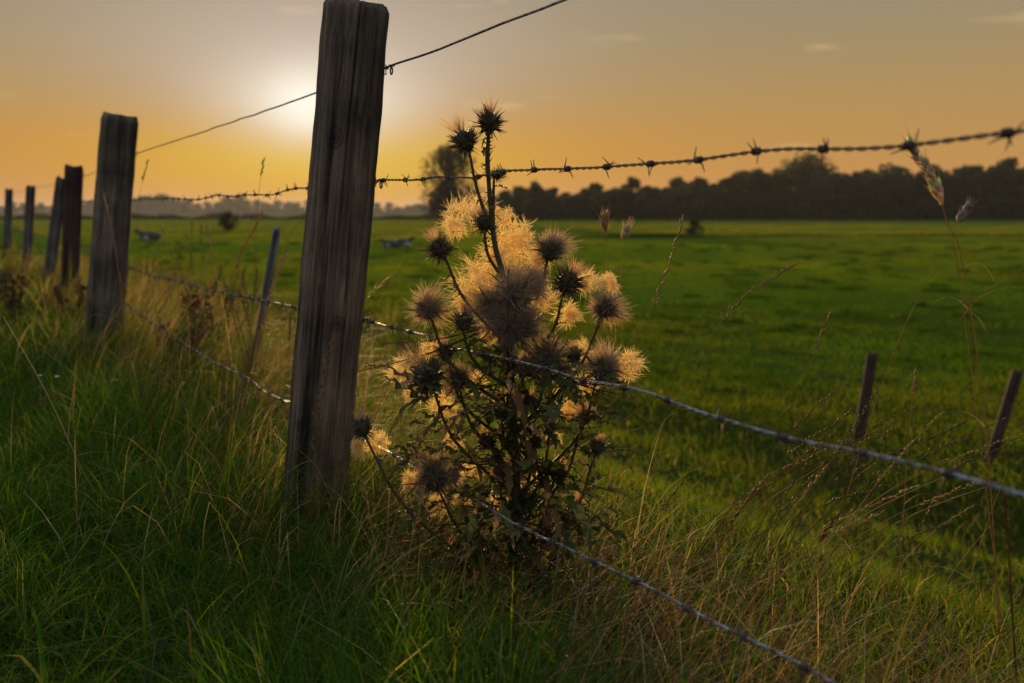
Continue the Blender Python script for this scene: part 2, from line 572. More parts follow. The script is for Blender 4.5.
# outline of the wood: top of canopy as height over the horizon (px) against px
prof_px = [470, 500, 540, 580, 620, 660, 700, 740, 765, 790, 825, 850, 880, 930, 980, 1024, 1500]
prof_h = [16, 20, 26, 21, 28, 30, 32, 38, 47, 52, 52, 42, 43, 45, 47, 47, 50]
wl = 'dark broadleaf tree in the long wood across the meadow'
k = 0
for row, (dep, off) in enumerate(((300, 0), (318, 13))):
    px = 492 + off
    while px < 1300:
        hpx = np.interp(px, prof_px, prof_h) * random.uniform(0.78, 1.12)
        if 765 < px < 842:
            px += 22; continue
        y = dep + random.uniform(-5, 5)
        x = (px - 512) / FPX * y
        hm = (hpx + 7.5) * y / FPX
        kind = wood_kinds[random.randrange(6)]
        hk = kind[0].vertices
        s = hm / 13.3
        sx = random.uniform(1.15, 1.6) * max(0.75, min(1.05, s))
        place_tree(kind, x, y, random.uniform(0, 6.28), (sx, sx, s), 'woodland_tree', wl, 'trees of the long wood across the meadow')
        px += random.uniform(12, 19)
        k += 1
dome = tree_meshes(18.5, 27.0, 91, 150, 0.5, 70, trunk_h=0.0, dome=True)
place_tree(dome, (800 - 512) / FPX * 302, 302, 0.4, (1, 1, 1.02), 'woodland_tree', 'tall round topped tree rising above the rest of the dark wood', 'trees of the long wood across the meadow')
for px_, h_ in ((760, 42), (778, 49), (824, 50), (840, 45)):
    place_tree(wood_kinds[2], (px_ - 512) / FPX * 306, 306, px_, (1.6, 1.6, (h_ + 7) * 0.306 / 13.3), 'woodland_tree', wl, 'trees of the long wood across the meadow')
lone = tree_meshes(17.8, 18.0, 77, 105, 0.36, 58, trunk_h=0.16, colr=(0.05, 0.045, 0.015))
place_tree(lone, (451 - 512) / FPX * 240, 240, 0.3, (1, 1, 1), 'lone_tree', 'lone airy tree standing in the meadow behind the thistle, sky showing through its crown')
dense = tree_meshes(10.0, 9.5, 78, 50, 0.4, 60, trunk_h=0.05, dome=True, colr=(0.035, 0.04, 0.012))
place_tree(dense, (448 - 512) / FPX * 236, 236, 1.3, (1, 1, 1), 'dense_shrub_tree', 'low dense dark tree at the foot of the lone airy tree')
# hazy tree line on the far horizon
far_kinds = [tree_meshes(1.0 * hh, ww, 140 + i, 34, 0.9, 36, trunk_h=0.0, dome=True) for i, (hh, ww) in enumerate([(14, 12), (16, 11), (13, 15)])]
fp = [-120, 0, 40, 80, 140, 170, 200, 240, 300, 360, 400, 440, 500]
fh = [9, 8, 7, 12, 14, 17, 11, 13, 12, 11, 8, 10, 7]
px = -230
while px < 520:
    y = 1600 + random.uniform(-80, 80)
    hm = (np.interp(px, fp, fh) * random.uniform(0.8, 1.25) + 1.4) * y / FPX
    kd = far_kinds[random.randrange(3)]
    s = hm / 14
    place_tree(kd, (px - 512) / FPX * y, y, random.uniform(0, 6), (1.45 * s + 0.4, 1.45 * s + 0.4, s), 'distant_tree', 'hazy tree in the faint tree line on the horizon', 'trees of the hazy tree line on the horizon')
    px += random.uniform(8, 14)
# undergrowth filling the foot of the wood, and a low far hedge bank
def hedge_mass(name, x0, x1, y0, y1, h, n, leaf, colr):
    x = rng.uniform(x0, x1, n); y = rng.uniform(y0, y1, n)
    z = ground(x, y) + h * rng.uniform(0, 1, n) * (0.6 + 0.4 * np.sin(0.31 * x) * np.sin(0.117 * x + 1))
    p = np.stack([x, y, z], 1)
    u = rng.normal(size=(n, 3)); u /= np.linalg.norm(u, axis=1)[:, None]
    v = np.cross(u, rng.normal(size=(n, 3))); v /= np.linalg.norm(v, axis=1)[:, None]
    q = np.stack([p - u * leaf, p - v * leaf * 0.7, p + u * leaf, p + v * leaf * 0.7], 1).reshape(-1, 3)
    c = np.repeat(np.array(colr) * rng.uniform(0.6, 1.3, (n, 1)), 4, 0)
    tag(link(name, np_mesh(name, q, np.arange(len(q)).reshape(-1, 4), c), None, M_tree), kind='stuff')
hedge_mass('wood_undergrowth', -8, 250, 296, 312, 7.0, 26000, 0.55, (0.03, 0.04, 0.012))
hedge_mass('far_undergrowth', -1400, 60, 1580, 1700, 11.0, 16000, 2.2, (0.04, 0.045, 0.015))
hedge_mass('far_hedgerow', -260, -12, 330, 334, 2.3, 16000, 0.35, (0.03, 0.045, 0.012))
bush = tree_meshes(2.2, 3.2, 201, 26, 0.16, 40, trunk_h=0.02, dome=True)
place_tree(bush, (693 - 512) / FPX * 108, 108, 0, (0.75, 0.75, 0.75), 'field_bush', 'small dark rounded bush alone in the open meadow before the wood', cat='bush')
place_tree(bush, (230 - 512) / FPX * 125, 125, 2, (1.15, 1.0, 1.0), 'field_bush', 'dark bush at the meadow edge below the hazy tree line', cat='bush')

# ------------------------------------------------------------------ evening haze
def haze_box(x0, x1, y0, y1, z0, z1, dens):
    Vh = [(x0, y0, z0), (x1, y0, z0), (x1, y1, z0), (x0, y1, z0), (x0, y0, z1), (x1, y0, z1), (x1, y1, z1), (x0, y1, z1)]
    Fh = [(0, 3, 2, 1), (4, 5, 6, 7), (0, 1, 5, 4), (1, 2, 6, 5), (2, 3, 7, 6), (3, 0, 4, 7)]
    me = bpy.data.meshes.new('haze'); me.from_pydata(Vh, [], Fh)
    m, nt = mat_new('haze')
    out = nt.nodes.new('ShaderNodeOutputMaterial')
    pv = nt.nodes.new('ShaderNodeVolumePrincipled')
    pv.inputs['Color'].default_value = (0.90, 0.86, 0.88, 1)
    pv.inputs['Density'].default_value = dens
    pv.inputs['Anisotropy'].default_value = 0.2
    nt.links.new(pv.outputs[0], out.inputs['Volume'])
    tag(link('haze', me, None, m), kind='stuff')


haze_box(-3800, 3800, -40, 4200, -5.5, 42.0, 0.00011)

# ------------------------------------------------------------------ cows lying in the meadow
def cow_material():
    m, nt = mat_new('cow_hide')
    out = nt.nodes.new('ShaderNodeOutputMaterial')
    t = nt.nodes.new('ShaderNodeTexCoord')
    n = N(nt, 'ShaderNodeTexNoise', Scale=1.5, Detail=1.0)
    nt.links.new(t.outputs['Object'], n.inputs['Vector'])
    c = ramp_node(nt, n.outputs[0], [(0.57, (0.018, 0.016, 0.016)), (0.59, (0.40, 0.36, 0.33))])
    p = N(nt, 'ShaderNodeBsdfPrincipled', Roughness=0.75)
    nt.links.new(c, p.inputs['Base Color']); nt.links.new(p.outputs[0], out.inputs[0])
    return m


M_cow = cow_material()


def skin_body(name, joints, edges, mat, root=0, sub=2):
    me = bpy.data.meshes.new(name)
    me.from_pydata([j[0] for j in joints], edges, [])
    o = bpy.data.objects.new(name, me); COL.objects.link(o)
    o.modifiers.new('skin', 'SKIN'); ss = o.modifiers.new('sub', 'SUBSURF'); ss.levels = sub; ss.render_levels = sub
    sv = me.skin_vertices[0].data
    for i, j in enumerate(joints):
        sv[i].radius = j[1]
        sv[i].use_root = (i == root)
    dg = bpy.context.evaluated_depsgraph_get()
    m2 = bpy.data.meshes.new_from_object(o.evaluated_get(dg))
    bpy.data.objects.remove(o)
    m2.materials.clear(); m2.materials.append(mat)
    m2.polygons.foreach_set('use_smooth', np.ones(len(m2.polygons), bool))
    return m2


cow_j = [((0, 0, 0.48), (0.40, 0.40)), ((-0.55, 0, 0.47), (0.40, 0.38)), ((-0.95, 0, 0.45), (0.27, 0.30)),
         ((0.5, 0, 0.52), (0.36, 0.38)), ((0.85, 0, 0.66), (0.22, 0.26)), ((1.1, 0.03, 0.86), (0.16, 0.19)),
         ((1.3, 0.06, 1.0), (0.15, 0.16)), ((1.5, 0.08, 0.92), (0.11, 0.12)), ((1.66, 0.09, 0.84), (0.085, 0.085)),
         ((0.62, 0.3, 0.22), (0.12, 0.12)), ((0.98, 0.36, 0.1), (0.075, 0.075)), ((0.66, 0.4, 0.07), (0.05, 0.05)),
         ((0.62, -0.3, 0.22), (0.12, 0.12)), ((1.0, -0.34, 0.1), (0.075, 0.075)), ((0.7, -0.4, 0.07), (0.05, 0.05)),
         ((-0.75, 0.34, 0.28), (0.18, 0.18)), ((-0.25, 0.48, 0.16), (0.1, 0.1)), ((-0.7, 0.52, 0.08), (0.06, 0.06)),
         ((-1.13, 0.05, 0.5), (0.06, 0.06)), ((-1.25, 0.12, 0.2), (0.03, 0.03)), ((-1.28, 0.15, 0.06), (0.045, 0.045)),
         ((1.24, 0.2, 1.06), (0.05, 0.03)), ((1.2, 0.33, 1.04), (0.045, 0.025)), ((1.26, -0.1, 1.06), (0.05, 0.03)), ((1.24, -0.22, 1.04), (0.045, 0.025))]
cow_e = [(0, 1), (1, 2), (0, 3), (3, 4), (4, 5), (5, 6), (6, 7), (7, 8), (3, 9), (9, 10), (10, 11), (3, 12), (12, 13), (13, 14),
         (1, 15), (15, 16), (16, 17), (2, 18), (18, 19), (19, 20), (6, 21), (21, 22), (6, 23), (23, 24)]
cow_me = skin_body('cow', cow_j, cow_e, M_cow)
for px_, dep, rz, sc, lb in ((392, 62, 2.6, 0.58, 'black and white cow lying in the meadow beside another, just past the big fence post'),
                             (402, 64, 0.35, 0.58, 'darker cow lying in the meadow behind the black and white one'),
                             (152, 78, 2.9, 0.85, 'black cow with a white patch lying in the meadow beyond the second fence post')):
    x = (px_ - 512) / FPX * dep
    o = link('cow', cow_me if px_ == 392 else cow_me.copy())
    o.location = (x, dep, float(ground(x, dep)) - 0.03); o.rotation_euler = (0, 0, rz); o.scale = (sc, sc, sc)
    tag(o, lb, 'cow', 'cows lying in the meadow')

# ------------------------------------------------------------------ fence posts
def post_mesh(base, top, r, seed, crack=None, rough=1.0, jag=0.01, nseg=64, nz=90):
    """Weathered round post: grain ridges, checks and an uneven sawn top. Local axes, origin at its base."""
    r_ = np.random.default_rng(seed)
    L = (top - base).length
    q = Vector((0, 0, 1)).rotation_difference((top - base).normalized())
    ph = r_.uniform(0, 6.28, 12); am = r_.uniform(0.3, 1, 12); fr = r_.integers(5, 30, 12)
    nck = 26 if nseg > 100 else 8
    checks = [(r_.uniform(0, 6.28), r_.uniform(0.0, 0.5), r_.uniform(0.5, 1.0), r_.uniform(0.02, 0.075)) for _ in range(nck)]
    Vv = []
    for j in range(nz + 1):
        t = j / nz
        for i in range(nseg):
            a = 2 * math.pi * i / nseg
            rr = r * (1.03 - 0.05 * t)
            rr *= 1 + 0.03 * math.sin(2 * a + ph[0]) + 0.02 * math.sin(3 * a + ph[1] + 2 * t)
            g = sum(am[m] * math.sin(fr[m] * a + ph[m] + 1.3 * math.sin(3 * t + ph[m])) for m in range(2, 12)) / 5
            rr += 0.0018 * g * rough * (r / 0.07)
            for (ca, t0, t1, dp) in checks:
                d = (a - ca - 0.12 * math.sin(4 * t) + math.pi) % (2 * math.pi) - math.pi
                if t0 < t < t1:
                    rr -= r * dp * rough * math.exp(-(d / (0.016 if nseg > 100 else 0.035)) ** 2) * min(1, (t - t0) * 12, (t1 - t) * 12)
            rr += r * 0.022 * (math.sin(9.3 * L * t + 2 * a + ph[5]) * math.sin(17 * L * t - a + ph[6]) + 0.5 * math.sin(41 * L * t + 3 * a) * math.sin(23 * L * t + ph[7] - 2 * a))
            if crack is not None:
                d = (a - crack - 0.10 * math.sin(5 * t + 1) + math.pi) % (2 * math.pi) - math.pi
                rr -= r * 0.17 * smooth((t - 0.55) / 0.3) * math.exp(-(d / 0.026) ** 2)
            z = L * t
            if j >= nz - 1:
                z += jag * (math.sin(2 * a + ph[3]) + 0.6 * math.sin(5 * a + ph[4]))
            if j == nz:
                rr *= 0.90
            Vv.append((rr * math.cos(a), rr * math.sin(a), z))
    Ff = []
    for j in range(nz):
        for i in range(nseg):
            i2 = (i + 1) % nseg
            Ff.append((j * nseg + i, j * nseg + i2, (j + 1) * nseg + i2, (j + 1) * nseg + i))
    b = nz * nseg
    c = len(Vv)
    Vv.append((0, 0, L - 0.004))
    for k_ in (0.66, 0.33):
        pass
    Ff += [(b + i, b + (i + 1) % nseg, c) for i in range(nseg)]
    me = bpy.data.meshes.new('timber'); me.from_pydata(Vv, [], Ff)
    me.polygons.foreach_set('use_smooth', np.ones(len(me.polygons), bool))
    return me, q


POSTS = [
    # top px, lower px, depth, radius, material, crack, rough, jag, label
    ((357, 4), (309, 560), 2.30, 0.0725, M_post_main, -1.25, 1.7, 0.0022, 'thick grey weathered fence post with a split top, hiding the sun'),
    ((120, 115), (103, 345), 5.10, 0.088, M_post, -1.9, 0.8, 0.003, 'broad dark fence post with a flat sawn top and a long vertical seam, second along'),
    ((74, 166), (69, 300), 7.90, 0.066, M_post_red, None, 2.2, 0.007, 'dark reddish rotten fence post with ragged edges, third in the row'),
    ((62, 178), (47, 290), 9.60, 0.055, M_post_grey, None, 1.2, 0.012, 'slim grey fence post leaning over beside the rotten one'),
    ((31, 186), (27, 262), 12.0, 0.053, M_post_grey, None, 1.0, 0.008, 'upright grey fence post, second from the far end of the row'),
    ((9, 189), (7, 250), 15.2, 0.056, M_post_grey, None, 1.0, 0.008, 'smallest fence post, last one in sight at the far end of the row'),
]
post_axes = []
for i, (tp, bp_, dep, r, m, crack, rough, jag, lb) in enumerate(POSTS):
    t = P(tp[0], tp[1], dep); b = P(bp_[0], bp_[1], dep)
    d = (t - b) / (t.z - b.z)
    b = b + d * (-0.30 - b.z)
    post_axes.append((b, d, r))
    root = empty('fence_post', b)
    tag(root, lb, 'fence post', 'wooden posts of the barbed wire fence')
    me, q = post_mesh(b, t, r, 10 + i, crack, rough, jag, 220 if i == 0 else 60, 110 if i == 0 else 50)
    o = link('timber', me, root, m); o.rotation_mode = 'QUATERNION'; o.rotation_quaternion = q
FIELD_N = Vector((FN.x, FN.y, 0))
FENCE_T = Vector((-FN.y, FN.x, 0))


def post_side(i, z):
    b, d, r = post_axes[i]
    return b + d * (z - b.z) + FIELD_N * (r + 0.004)


# ------------------------------------------------------------------ wires
WIRE_Z = [EYE + 0.300, EYE + 0.072, EYE - 0.245, EYE - 0.535]
post_objs = [o for o in COL.objects if o.name.startswith('fence_post')]


def wire_ctrl(zi, dz=(0, 0, 0, 0, 0, 0), sag=0.012, up=0.0):
    z = WIRE_Z[zi]
    p1 = post_side(0, z + dz[0])
    start = p1 - FENCE_T * 3.5 + Vector((0, 0, up))
    pts = [start]
    allp = [start, p1] + [post_side(i, z + dz[i]) for i in range(1, 6)]
    out = []
    for a, b in zip(allp[:-1], allp[1:]):
        n = max(8, int((b - a).length / 0.05))
        sg = 0.003 if (zi == 1 and a is start) else sag
        for k in range(n):
            t = k / n
            p = a.lerp(b, t)
            p.z -= sg * 4 * t * (1 - t)
            out.append(p)
    out.append(allp[-1])
    return out


def jitter(pts, amp, seed):
    r = np.random.default_rng(seed)
    n = len(pts)
    k = r.normal(size=(n, 3)) * amp
    for _ in range(2):
        k = (k + np.roll(k, 1, 0) + np.roll(k, -1, 0)) / 2.2
    return [p + Vector(k[i]) for i, p in enumerate(pts)]


def resample(pts, step):
    P_ = np.array([tuple(p) for p in pts])
    d = np.concatenate([[0], np.cumsum(np.linalg.norm(np.diff(P_, axis=0), axis=1))])
    s = np.arange(0, d[-1], step)
    return s, np.stack([np.interp(s, d, P_[:, k]) for k in range(3)], 1)


def helix_tube(path, s, rad_off, rad, pitch, phase, n=5):
    t = np.gradient(path, axis=0); t /= np.linalg.norm(t, axis=1)[:, None]
    up = np.array([0, 0, 1.0])
    a = np.cross(t, up); a /= np.linalg.norm(a, axis=1)[:, None]
    b = np.cross(a, t)
    ang = 2 * math.pi * s / pitch + phase
    c = path + rad_off * (a * np.cos(ang)[:, None] + b * np.sin(ang)[:, None])
    k = np.arange(n) * 2 * math.pi / n
    V_ = c[:, None, :] + rad * (a[:, None, :] * np.cos(k)[None, :, None] + b[:, None, :] * np.sin(k)[None, :, None])
    m = len(path)
    i, j = np.meshgrid(np.arange(m - 1), np.arange(n), indexing='ij')
    j2 = (j + 1) % n
    F_ = np.stack([i * n + j, i * n + j2, (i + 1) * n + j2, (i + 1) * n + j], -1).reshape(-1, 4)
    return V_.reshape(-1, 3), F_


def barb_mesh(seed):
    """A barb: short wire wound twice round the strands, four cut points sticking out. Local X along the wire."""
    r = np.random.default_rng(seed)
    mb = MB()
    ph0 = r.uniform(0, 6.28)
    for ph, x0 in ((ph0, -0.0028), (ph0 + r.uniform(1.2, 2.2), 0.0028)):
        n = 20; pts = []
        for k in range(n + 1):
            a = ph + 2 * math.pi * 2.0 * k / n
            pts.append(Vector((x0 + 0.005 * (k / n - 0.5), 0.0039 * math.cos(a), 0.0039 * math.sin(a))))
        for end, nxt in ((0, 1), (n, n - 1)):
            tdir = (pts[end] - pts[nxt]).normalized()
            tip = pts[end] + tdir * 0.0145 + Vector((r.uniform(-0.006, 0.006), 0, 0)) + Vector((0, pts[end].y, pts[end].z)) * 0.6
            if end == 0:
                pre = [tip, pts[end] + tdir * 0.004]
            else:
                post = [pts[end] + tdir * 0.004, tip]
        mb.tube(pre + pts + post, [0.0005, 0.0011] + [0.0011] * (n + 1) + [0.0011, 0.0005], 5)
    me = bpy.data.meshes.new('barb'); me.from_pydata(mb.v, [], mb.f)
    me.polygons.foreach_set('use_smooth', np.ones(len(me.polygons), bool))
    return me


BARBS = [barb_mesh(300 + i) for i in range(7)]
wire_labels = {1: 'upper barbed wire at eye level crossing the sky, its barbs dark against it',
               2: 'middle barbed wire crossing in front of the thistle heads',
               3: 'lowest barbed wire running through the tall grass under the thistle'}
for zi, dz, mat, up in ((1, (0, -0.004, 0.02, 0, 0, 0), M_rust, 0.0), (2, (0.0, -0.035, 0.0, 0, 0, 0), M_wire, 0.0), (3, (0.012, 0.07, 0, 0, 0, 0), M_wire, 0.09)):
    path = jitter(wire_ctrl(zi, dz, 0.012 if zi < 3 else 0.022, up), 0.0034, 50 + zi)
    org = Vector(path[0])
    root = empty('barbed_wire', org)
    tag(root, wire_labels[zi], 'barbed wire', 'wires of the fence')
    s, pp = resample(path, 0.0055)
    pp = pp - np.array(org)
    me0 = None
    for ph in (0, math.pi):
        V_, F_ = helix_tube(pp, s, 0.0015, 0.0013, 0.036, ph)
        link('strand', np_mesh('strand', V_, F_, None, True), root, mat)
    total = s[-1]
    u = 0.03 + 0.02 * zi; cnt = 0
    rest = MB()
    while u < total - 0.05:
        k = int(u / 0.0055)
        p = Vector(pp[k]); t = Vector(pp[min(k + 3, len(pp) - 1)] - pp[max(k - 3, 0)]).normalized()
        depth = p.y + org.y
        me = BARBS[rng.integers(0, 7)]
        q = Vector((1, 0, 0)).rotation_difference(t)
        spin = Matrix.Rotation(rng.uniform(0, 6.28), 4, 'X')
        mw = Matrix.Translation(p) @ q.to_matrix().to_4x4() @ spin
        if depth > 0.55 and cnt < 96:
            o = link('barb', me, root)
            if not me.materials: me.materials.append(M_barb)
            o.matrix_local = mw
            cnt += 1
        elif depth > 0.55:
            rest.add([mw @ v.co for v in me.vertices], [tuple(f.vertices) for f in me.polygons])
        u += rng.uniform(0.098, 0.122)
    if rest.v:
        tag(rest.build('barb', M_barb, root), kind='stuff')
path = jitter(wire_ctrl(0, (0.024, 0.0, -0.02, 0, 0, 0), 0.004, 0.085), 0.0012, 60)
pm = MB(path[0]); pm.tube(path, 0.0024, 7)
o = pm.build('plain_wire', M_wire); o.location = path[0]
tag(o, 'topmost fence wire, smooth and without barbs, crossing the sky by the split post', 'wire', 'wires of the fence')
# ties and staples on the posts (children of the post)
for i, po in enumerate(post_objs):
    b, d, r = post_axes[i]
    for zi in range(4):
        z = WIRE_Z[zi] + ((0.024, 0, 0, 0.018)[zi] if i == 0 else 0)
        c = post_side(i, z)
        if i >= 3 and zi != 1:
            continue
        st = MB(b)
        x = c - FENCE_T * (0.02)
        st.tube([c - FIELD_N * 0.02 + Vector((0, 0, 0.012)), c + FIELD_N * 0.006 + Vector((0, 0, 0.010)), c + FIELD_N * 0.006 - Vector((0, 0, 0.010)), c - FIELD_N * 0.02 - Vector((0, 0, 0.012))], 0.0018, 5)
        st.build('staple', M_rust, po)
        if i == 0:
            tie = MB(b)
            cc = post_side(0, z) - FENCE_T * 0.045 - Vector((0, 0, 0.006)) - FIELD_N * 0.004
            pts = [cc + (FENCE_T * math.cos(a_) + Vector((0, 0, 1)) * math.sin(a_)) * 0.010 + FIELD_N * 0.001 * a_ for a_ in np.linspace(0.3, 6.6 + 2, 22)]
            tie.tube([pts[0] - FIELD_N * 0.03] + pts, 0.0019, 5)
            tie.build('wire_loop', M_rust, po)

# other posts: leaning grey stick and two old posts beyond the ditch
def lone_post(tp, bp_, dep, r, mat, seed, name, lb, zb, group=None):
    t = P(tp[0], tp[1], dep); b = P(bp_[0], bp_[1], dep)
    d = (t - b) / (t.z - b.z)
    b = b + d * (zb - b.z)
    root_me, q = post_mesh(b, t, r, seed, None, 1.6, 0.012, 32, 40)
    root_me.name = name
    o = link(name, root_me, None, mat)
    o.location = b; o.rotation_mode = 'QUATERNION'; o.rotation_quaternion = q
    tag(o, lb, 'fence post', group)
lone_post((277, 229), (259, 335), 4.6, 0.018, M_stake, 31, 'leaning_stake', 'thin blue grey stake leaning in the weeds between the two big posts', -0.3)
g2 = 'old posts beyond the ditch'
lone_post((873, 353), (861, 425), 9.6, 0.052, M_post_red, 32, 'old_post', 'short dark post with a ragged top standing upright beyond the ditch', -1.7, g2)
lone_post((1018, 371), (992, 455), 8.7, 0.046, M_post_red, 33, 'old_post', 'short dark post leaning over at the edge of the picture beyond the ditch', -1.8, g2)

# ------------------------------------------------------------------ grass
def blades(name, x, y, h, w, az, lean_az, lean, col, mat, segs=3, tip=None, curl=0.0):
    n = len(x)
    z0 = ground(x, y) - 0.01
    t = np.linspace(0, 1, segs + 1)
    bx = np.cos(lean_az) * lean; by = np.sin(lean_az) * lean
    tt = t[None, :]
    prof = tt ** 1.8
    X = x[:, None] + (bx * h)[:, None] * prof
    Y = y[:, None] + (by * h)[:, None] * prof
    Z = z0[:, None] + h[:, None] * (tt * (1 - 0.28 * np.minimum(1.6, lean[:, None]) * tt))
    if curl is not None and np.ndim(curl):
        Z = Z - (h * curl)[:, None] * np.maximum(0, tt - 0.5) ** 2 * 2.2
    wd = w[:, None] * (1 - tt ** 2 * 0.93) / 2
    sx, sy = np.cos(az)[:, None] * wd, np.sin(az)[:, None] * wd
    L = np.stack([X - sx, Y - sy, Z], -1); R = np.stack([X + sx, Y + sy, Z], -1)
    V_ = np.stack([L, R], 2).reshape(-1, 3)
    m = segs + 1
    base_i = (np.arange(n) * m * 2)[:, None] + (np.arange(segs) * 2)[None, :]
    F_ = np.stack([base_i, base_i + 1, base_i + 3, base_i + 2], -1).reshape(-1, 4)
    C = np.repeat(col[:, None, :], m, 1)
    if tip is not None:
        C = C * (1 - tt[..., None] ** 2 * 0.6) + np.asarray(tip)[None, None, :] * tt[..., None] ** 2 * 0.6
    C = np.repeat(C[:, :, None, :], 2, 2).reshape(-1, 3)
    o = link(name, np_mesh(name, V_, F_, C), None, mat)
    return o


def zone(n, z0, z1, px0, px1, power):
    """Scatter over the ground by distance: density falls with distance ** power."""
    u = rng.uniform(size=n)
    e = 2 - power
    z = (z0 ** e + u * (z1 ** e - z0 ** e)) ** (1 / e) if abs(e) > 1e-6 else z0 * (z1 / z0) ** u
    px = rng.uniform(px0, px1, n)
    return (px - 512) / FPX * z, z


def pick(n, cols, wts):
    cols = np.array(cols); k = rng.choice(len(cols), n, p=np.array(wts) / sum(wts))
    return cols[k] * rng.uniform(0.7, 1.3, (n, 1)) * rng.uniform(0.92, 1.08, (n, 3))


def patch(x, y, f, seed):
    return 0.5 + 0.25 * (np.sin(f * x + seed) + np.sin(f * 1.3 * y + 2 * seed) * np.cos(f * 0.7 * x - f * 0.5 * y + seed))


GREEN = (0.044, 0.118, 0.008); DGREEN = (0.026, 0.074, 0.007); YGREEN = (0.105, 0.138, 0.009); STRAW = (0.36, 0.29, 0.13); BROWN = (0.14, 0.09, 0.04); BLUEG = (0.045, 0.085, 0.035)

# left verge: lush green
x, y = zone(90000, 0.9, 16, -350, 900, 1.6)
s_ = s_of(x, y); kp = (s_ < -0.12) & (s_ > -4)
x, y, s_ = x[kp], y[kp], s_[kp]
n = len(x)
ta = rng.uniform(0, 6.28, n)
cl_ = patch(x, y, 5.0, 1.7)
h = (0.07 + 0.20 * rng.uniform(0.3, 1, n) * cl_ + 0.05) * np.where(s_ > -0.5, 1.15, 0.9)
lod = np.maximum(1, y / 4)
o = blades('verge_grass', x, y, h, rng.uniform(0.0025, 0.0055, n) * lod, ta, rng.uniform(0, 6.28, n), rng.uniform(0.1, 1.1, n), 1.45 * pick(n, [GREEN, DGREEN, YGREEN, BLUEG, STRAW], [5, 4, 2, 1.5, 0.25]), M_grass, 4)
tag(o, kind='stuff')
# tall grass along the fence
x, y = zone(60000, 0.85, 17, -500, 1500, 1.5)
s_ = s_of(x, y); wdt = rng.normal(0.02, 0.22, len(x)); kp = np.abs(s_) < np.abs(wdt) + 0.12
x, y, s_ = x[kp], y[kp], s_[kp]
n = len(x)
far_up = np.interp(y, [0.8, 1.6, 2.4, 3.4, 6, 12], [0.65, 0.8, 0.95, 1.6, 1.75, 1.5])
h = rng.uniform(0.10, 0.34, n) * (0.5 + 0.75 * patch(x, y, 4.0, 0.4)) * far_up
lod = np.maximum(1, y / 4)
o = blades('fence_line_grass', x, y, h, rng.uniform(0.0018, 0.0048, n) * lod, rng.uniform(0, 6.28, n), rng.normal(0.3, 1.3, n), rng.uniform(0.1, 1.3, n), 1.3 * pick(n, [GREEN, DGREEN, YGREEN, STRAW, BROWN], [4, 3, 3, 1.0, 1.5]), M_grass, 4)
tag(o, kind='stuff')
# taller tufts round the post feet and along the wires
xs, ys = [], []
for (b_, d_, r_p), m_, sp_ in ((post_axes[0], 1500, 0.16), (post_axes[1], 1100, 0.20), (post_axes[2], 600, 0.2), (post_axes[3], 500, 0.2), (post_axes[4], 400, 0.25), (post_axes[5], 400, 0.25)):
    ang = rng.uniform(0, 6.28, m_); rr = r_p + 0.008 + np.abs(rng.normal(0, sp_, m_))
    xs.append(b_.x + d_.x * 0.3 + np.cos(ang) * rr); ys.append(b_.y + np.sin(ang) * rr)
tt = rng.uniform(0.15, 4.6, 3600); oo = rng.normal(0.02, 0.16, 3600)
xs.append(F0.x - 0.49 * tt + FN.x * oo); ys.append(F0.y + 0.8717 * tt + FN.y * oo)
x = np.concatenate(xs); y = np.concatenate(ys); n = len(x)
o = blades('tall_fence_grass', x, y, rng.uniform(0.16, 0.50, n), rng.uniform(0.0016, 0.0040, n) * np.maximum(1, y / 4), rng.uniform(0, 6.28, n), rng.normal(0.2, 1.3, n), rng.uniform(0.1, 1.1, n), 1.2 * pick(n, [GREEN, YGREEN, STRAW, BROWN, DGREEN], [4, 3, 2.5, 1.5, 2]), M_grass, 5, curl=rng.uniform(0, 0.8, n))
tag(o, kind='stuff')
# broad arching blades in the verge
x, y = zone(5200, 1.1, 7, -300, 700, 1.5)
s_ = s_of(x, y); kp = (s_ < 0.05) & (s_ > -2.5); x, y = x[kp], y[kp]; n = len(x)
o = blades('broad_grass', x, y, rng.uniform(0.16, 0.36, n), rng.uniform(0.004, 0.0085, n), rng.uniform(0, 6.28, n), rng.uniform(0, 6.28, n), rng.uniform(0.5, 1.8, n), pick(n, [GREEN, YGREEN, BLUEG, (0.12, 0.15, 0.05)], [4, 3, 2, 1]), M_grass, 7, curl=rng.uniform(0.2, 1.0, n))
tag(o, kind='stuff')
# dry matted straw in the fence line
x, y = zone(52000, 0.95, 12, -400, 1300, 1.4)
s_ = s_of(x, y); kp = np.abs(s_ - 0.1) < np.abs(rng.normal(0.1, 0.25, len(x))) + 0.1
x, y = x[kp], y[kp]; n = len(x)
h = rng.uniform(0.15, 0.48, n) * np.interp(y, [0.8, 2.2, 3.5, 8], [0.75, 0.9, 1.45, 1.5])
lod = np.maximum(1, y / 3)
o = blades('dry_straw', x, y, h, rng.uniform(0.0012, 0.0028, n) * lod, rng.uniform(0, 6.28, n), rng.normal(0.1, 0.9, n), rng.uniform(0.2, 1.7, n), pick(n, [STRAW, BROWN, (0.22, 0.12, 0.05), YGREEN], [3, 2, 3, 1]), M_straw, 6, curl=rng.uniform(0, 0.9, n))
tag(o, kind='stuff')
